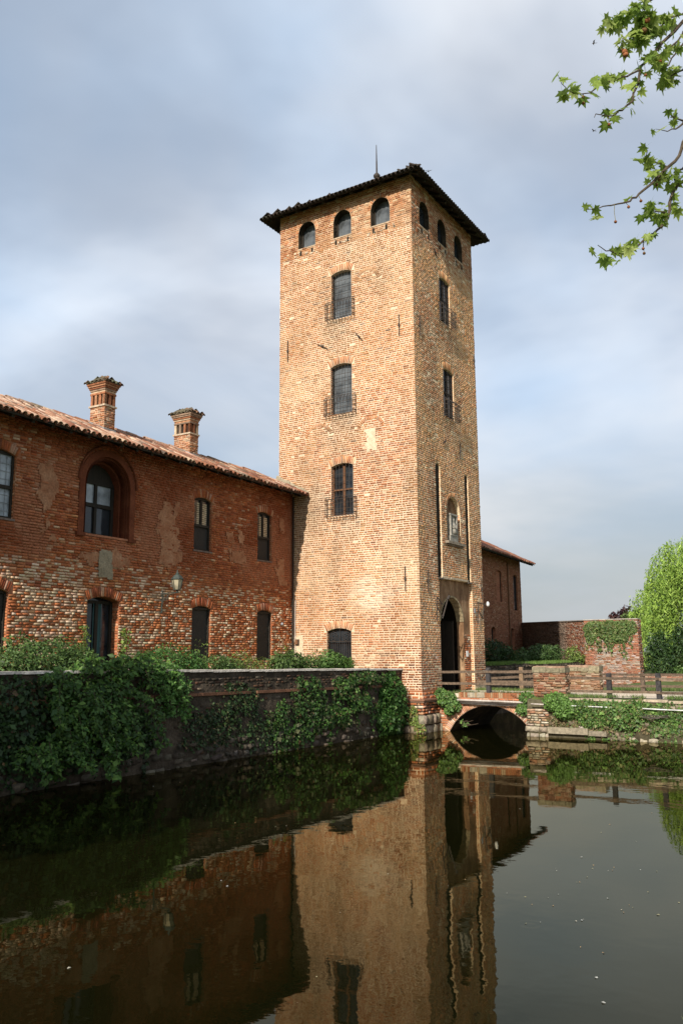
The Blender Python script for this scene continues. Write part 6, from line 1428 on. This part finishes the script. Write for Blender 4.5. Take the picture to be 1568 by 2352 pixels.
SEED_BALLS = [[-16.939, -10.666, 8.028], [-16.932, -10.668, 7.996], [-16.916, -10.676, 7.938], [-17.06, -10.266, 7.379], [-17.062, -10.248, 7.332], [-16.865, -10.526, 7.214], [-16.688, -11.132, 8.224], [-16.689, -11.159, 8.318], [-16.613, -11.152, 7.908], [-16.611, -11.002, 7.431], [-16.652, -10.972, 7.542], [-16.693, -10.633, 6.683], [-16.704, -10.628, 6.72], [-16.656, -10.685, 6.661], [-16.631, -10.765, 6.787], [-16.745, -10.444, 6.353], [-16.739, -10.465, 6.39], [-16.743, -10.5, 6.521], [-16.545, -10.655, 6.01], [-16.522, -10.703, 6.041], [-16.548, -10.663, 6.052], [-16.67, -10.45, 5.991], [-16.781, -10.294, 6.06], [-16.472, -10.843, 6.235], [-16.546, -10.759, 6.34], [-16.516, -10.802, 6.324], [-16.685, -10.589, 6.505], [-16.849, -10.811, 8.027], [-16.625, -11.141, 7.94], [-16.639, -11.163, 8.076]]
def plane_tree():
    base = np.array([-13.74, -13.08, .85]); t = thing('plane_tree', base, 'plane tree whose leafy boughs with seed balls hang in at the upper right', 'tree')
    mb = MB(); tk = [base, base + (.05, 0, 2.2), base + (-.1, .1, 4.6), base + (0, .2, 7.2), base + (.2, .2, 10.5)]; mb.tube(tk, [.34, .27, .22, .17, .08], (.22, .20, .14), 12); mb.done('trunk', M['bark'], t)
    mb = MB(); l1 = [tk[2], tk[2] + (-1.2, 1.0, 1.3)]; 
    B = {n: [np.array(p) for p in b] for n, b in BOUGHS}
    def limb(a, m_, b, r0, r1):
        mb = MB(); f = np.linspace(0, 1, 11); m2 = 2 * m_ - (a + b) / 2 + np.array([0, 0, .25]); pts = [a * (1 - g) ** 2 + 2 * m2 * g * (1 - g) + b * g * g + rng.normal(0, .012, 3) * (0 < g < 1) for g in f]
        mb.tube(pts, [r0 + (r1 - r0) * g for g in f], (.13, .11, .075), 8); mb.done('limb', M['bark'], t)
    hi = np.array([-15.0, -12.1, 8.6]); mid = np.array([-15.1, -12.2, 7.6]); lo = np.array([-15.2, -12.1, 6.9])
    limb(tk[3], (tk[3] + hi) / 2 + (0, 0, .3), hi, .11, .05); limb(tk[2], (tk[2] + mid) / 2 + (0, 0, .3), mid, .10, .045); limb(tk[2] - (0, 0, .6), (tk[2] + lo) / 2 - (0, 0, .2), lo, .09, .04)
    src = dict(main_a=hi, a2=hi, a3=hi, a4=hi, a5=hi, a6=mid, a7=mid, a8=mid, b1=mid, b2=lo, c1=lo)
    for n, a in src.items():
        b = B[n][0]; tn = b - B[n][1]; tn = tn / np.linalg.norm(tn); m_ = b + tn * np.linalg.norm(b - a) * .5; f = np.linspace(0, 1, 8); q = MB(); q.tube([a * (1 - g) ** 2 + 2 * m_ * g * (1 - g) + b * g * g for g in f], [.032 - .016 * g for g in f], (.10, .08, .055), 6); q.done('limb', M['bark'], t)
    tips = []
    for n, b in B.items():
        r0 = .017 if n in ('main_a', 'b1', 'c1') else .010; k = len(b); q = MB(); pts = []
        for i in range(k - 1):
            pts.append(b[i]); pts.append((b[i] + b[i + 1]) / 2 + rng.normal(0, .008, 3))
        pts.append(b[-1]); q.tube(pts, [r0 * (1 - .82 * i / (len(pts) - 1)) for i in range(len(pts))], (.075, .058, .04), 6); q.done('branch', M['bark'], t)
    # leaf meshes: five pointed lobes, slightly cupped
    def leaf_mesh(c, cup):
        ang = [-90, -52, -28, 2, 26, 58, 90, 122, 154, 178, 208, 232]; rad = [.12, .52, .34, .72, .42, .86, .46 + .54, .86, .42, .72, .34, .52]
        ang = [-90, -40, -18, 8, 30, 50, 68, 90, 112, 130, 150, 172, 198, 220]; rad = [.10, .46, .36, .74, .40, .78, .50, 1.0, .50, .78, .40, .74, .36, .46]
        V = [(0, .0, 0)]
        for a, r in zip(ang, rad): x, y = r * math.cos(math.radians(a)), r * math.sin(math.radians(a)); V.append((x, y + .12, -cup * (x * x + .5 * y * y) + .05 * math.sin(a)))
        n = len(ang); F = [(0, i + 1, (i + 1) % n + 1) for i in range(n)]
        V += [(-.012, .02, 0), (.012, .02, 0), (.006, -.75, .10)]; F.append((n + 1, n + 3, n + 2))
        return make_mesh('leaf', np.array(V) * .5, np.array(F), M['plane_leaf'], c)
    gl = [(.20, .29, .05), (.26, .36, .065), (.32, .42, .09), (.15, .24, .04), (.38, .46, .14)]
    var = [leaf_mesh(np.array(c), cu) for c in gl for cu in (.15, .5)]
    cnt = 0; r = random.Random(12)
    def put(p, s):
        nonlocal cnt
        o = bpy.data.objects.new('leaf', r.choice(var)); COL.objects.link(o); o.parent = t
        yaw = r.uniform(0, 6.28); m = Matrix.Rotation(yaw, 4, 'Z') @ Matrix.Rotation(r.gauss(-.75, .45), 4, 'X') @ Matrix.Rotation(r.gauss(0, .5), 4, 'Y')
        m.translation = Vector(p - base); o.matrix_local = m @ Matrix.Scale(s, 4); cnt += 1
    dens = dict(main_a=24, a1=24, a2=46, a3=40, a4=22, a5=16, a6=20, a7=2, a8=5, b1=22, b2=16, b3=20, c1=32, c2=14, a9=34, a10=32)
    start = dict(main_a=.12, b1=.18, c1=.12)
    for n, b in B.items():
        L = np.cumsum([0] + [np.linalg.norm(b[i + 1] - b[i]) for i in range(len(b) - 1)])
        for k in range(dens[n]):
            f = start.get(n, .08) + (1 - start.get(n, .08)) * r.random() ** .8
            if n == 'b1' and .42 < f < .72 and r.random() < .85: continue
            if n == 'b1' and f < .42: f = .22 + r.random() * .2
            d = f * L[-1]; i = min(np.searchsorted(L, d) - 1, len(b) - 2); i = max(i, 0); g = (d - L[i]) / (L[i + 1] - L[i]); p = b[i] * (1 - g) + b[i + 1] * g
            off = np.array([r.gauss(0, .045), r.gauss(0, .045), r.gauss(.0, .04)])
            if n in ('a9', 'a10', 'a2', 'b3', 'a4'): off *= 1.5
            ln_ = np.linalg.norm(off); off *= min(1.0, .075 / max(ln_, 1e-6))
            put(p + off, r.uniform(.12, .24))
    for k, p in enumerate(SEED_BALLS):
        if k % 2 and k > 8: continue
        big = k in (1, 2, 6, 7, 8); p = np.array(p); R = .027 if big else .014
        seg = [(a_ + (b_ - a_) * f) for bb in B.values() for a_, b_ in zip(bb[:-1], bb[1:]) for f in (0, .33, .66, 1)]; seg = np.array(seg)
        up = seg[(seg[:, 2] > p[2] + .03)]; q_ = up[np.argmin(np.linalg.norm((up - p) * (1, 1, .6), axis=1))]
        hl = min(q_[2] - p[2], .17); p = np.array([q_[0] + r.uniform(-.02, .02), q_[1] + r.uniform(-.02, .02), q_[2] - hl])
        q = MB(); q.lathe(p - (0, 0, R), [(0, 0), (R * .6, R * .2), (R * .95, R * .65), (R, R), (R * .92, R * 1.4), (R * .55, R * 1.85), (0, R * 2)], 9, tuple(np.array([.22, .085, .035] if k % 3 else [.13, .07, .03]) * (1.2 if big else 1))); o = q.done('seed_ball', M['bark'], t, smooth=True)
        q = MB(); q.tube([p + (0, 0, R), (p + q_) / 2 + (.008, .008, R), q_], .0028, (.16, .14, .06), 4); q.done('stalk', M['bark'], o)
plane_tree()
# --- specks floating on the moat
def floaters():
    SP = [[-11.37, -0.43], [-13.88, -4.59], [-16.68, -6.02], [-19.18, -6.47], [-15.91, -9.6], [-15.08, -9.62], [-15.47, -9.87], [-16.67, -10.0], [-17.24, -10.1], [-11.34, -8.67], [-15.96, -9.56], [-15.38, -10.17], [-17.68, -10.27], [-13.49, -8.89]]
    t = thing('floating_petals', (-15, -7, 0), 'scattered pale petals and leaf scraps floating on the moat', 'petals'); t['kind'] = 'stuff'
    P = [(x, y) for x, y in SP]; r = random.Random(4)
    for k in range(45): P.append((r.uniform(-20, -.5), r.uniform(-11, .3)))
    for k in range(28): P.append((r.gauss(-15.5, 1.5), r.gauss(-9.3, .6)))
    V = []; F = []; C = []
    for i, (x, y) in enumerate(P):
        s = r.uniform(.010, .022) if i < 14 else r.uniform(.004, .012); a = r.uniform(0, 6.28); b = len(V)
        for k in range(5): q = a + k * 1.2566; V.append((x + s * math.cos(q) * r.uniform(.6, 1.1), y + s * math.sin(q) * r.uniform(.6, 1.1), .004 + .004 * (k % 2)))
        F.append(tuple(range(b, b + 5))); C.append(r.choice([(.45, .42, .33), (.30, .28, .16), (.38, .25, .12), (.5, .5, .45)]))
    mk('petals', V, F, M['leaf'], t, np.array(C))
floaters()
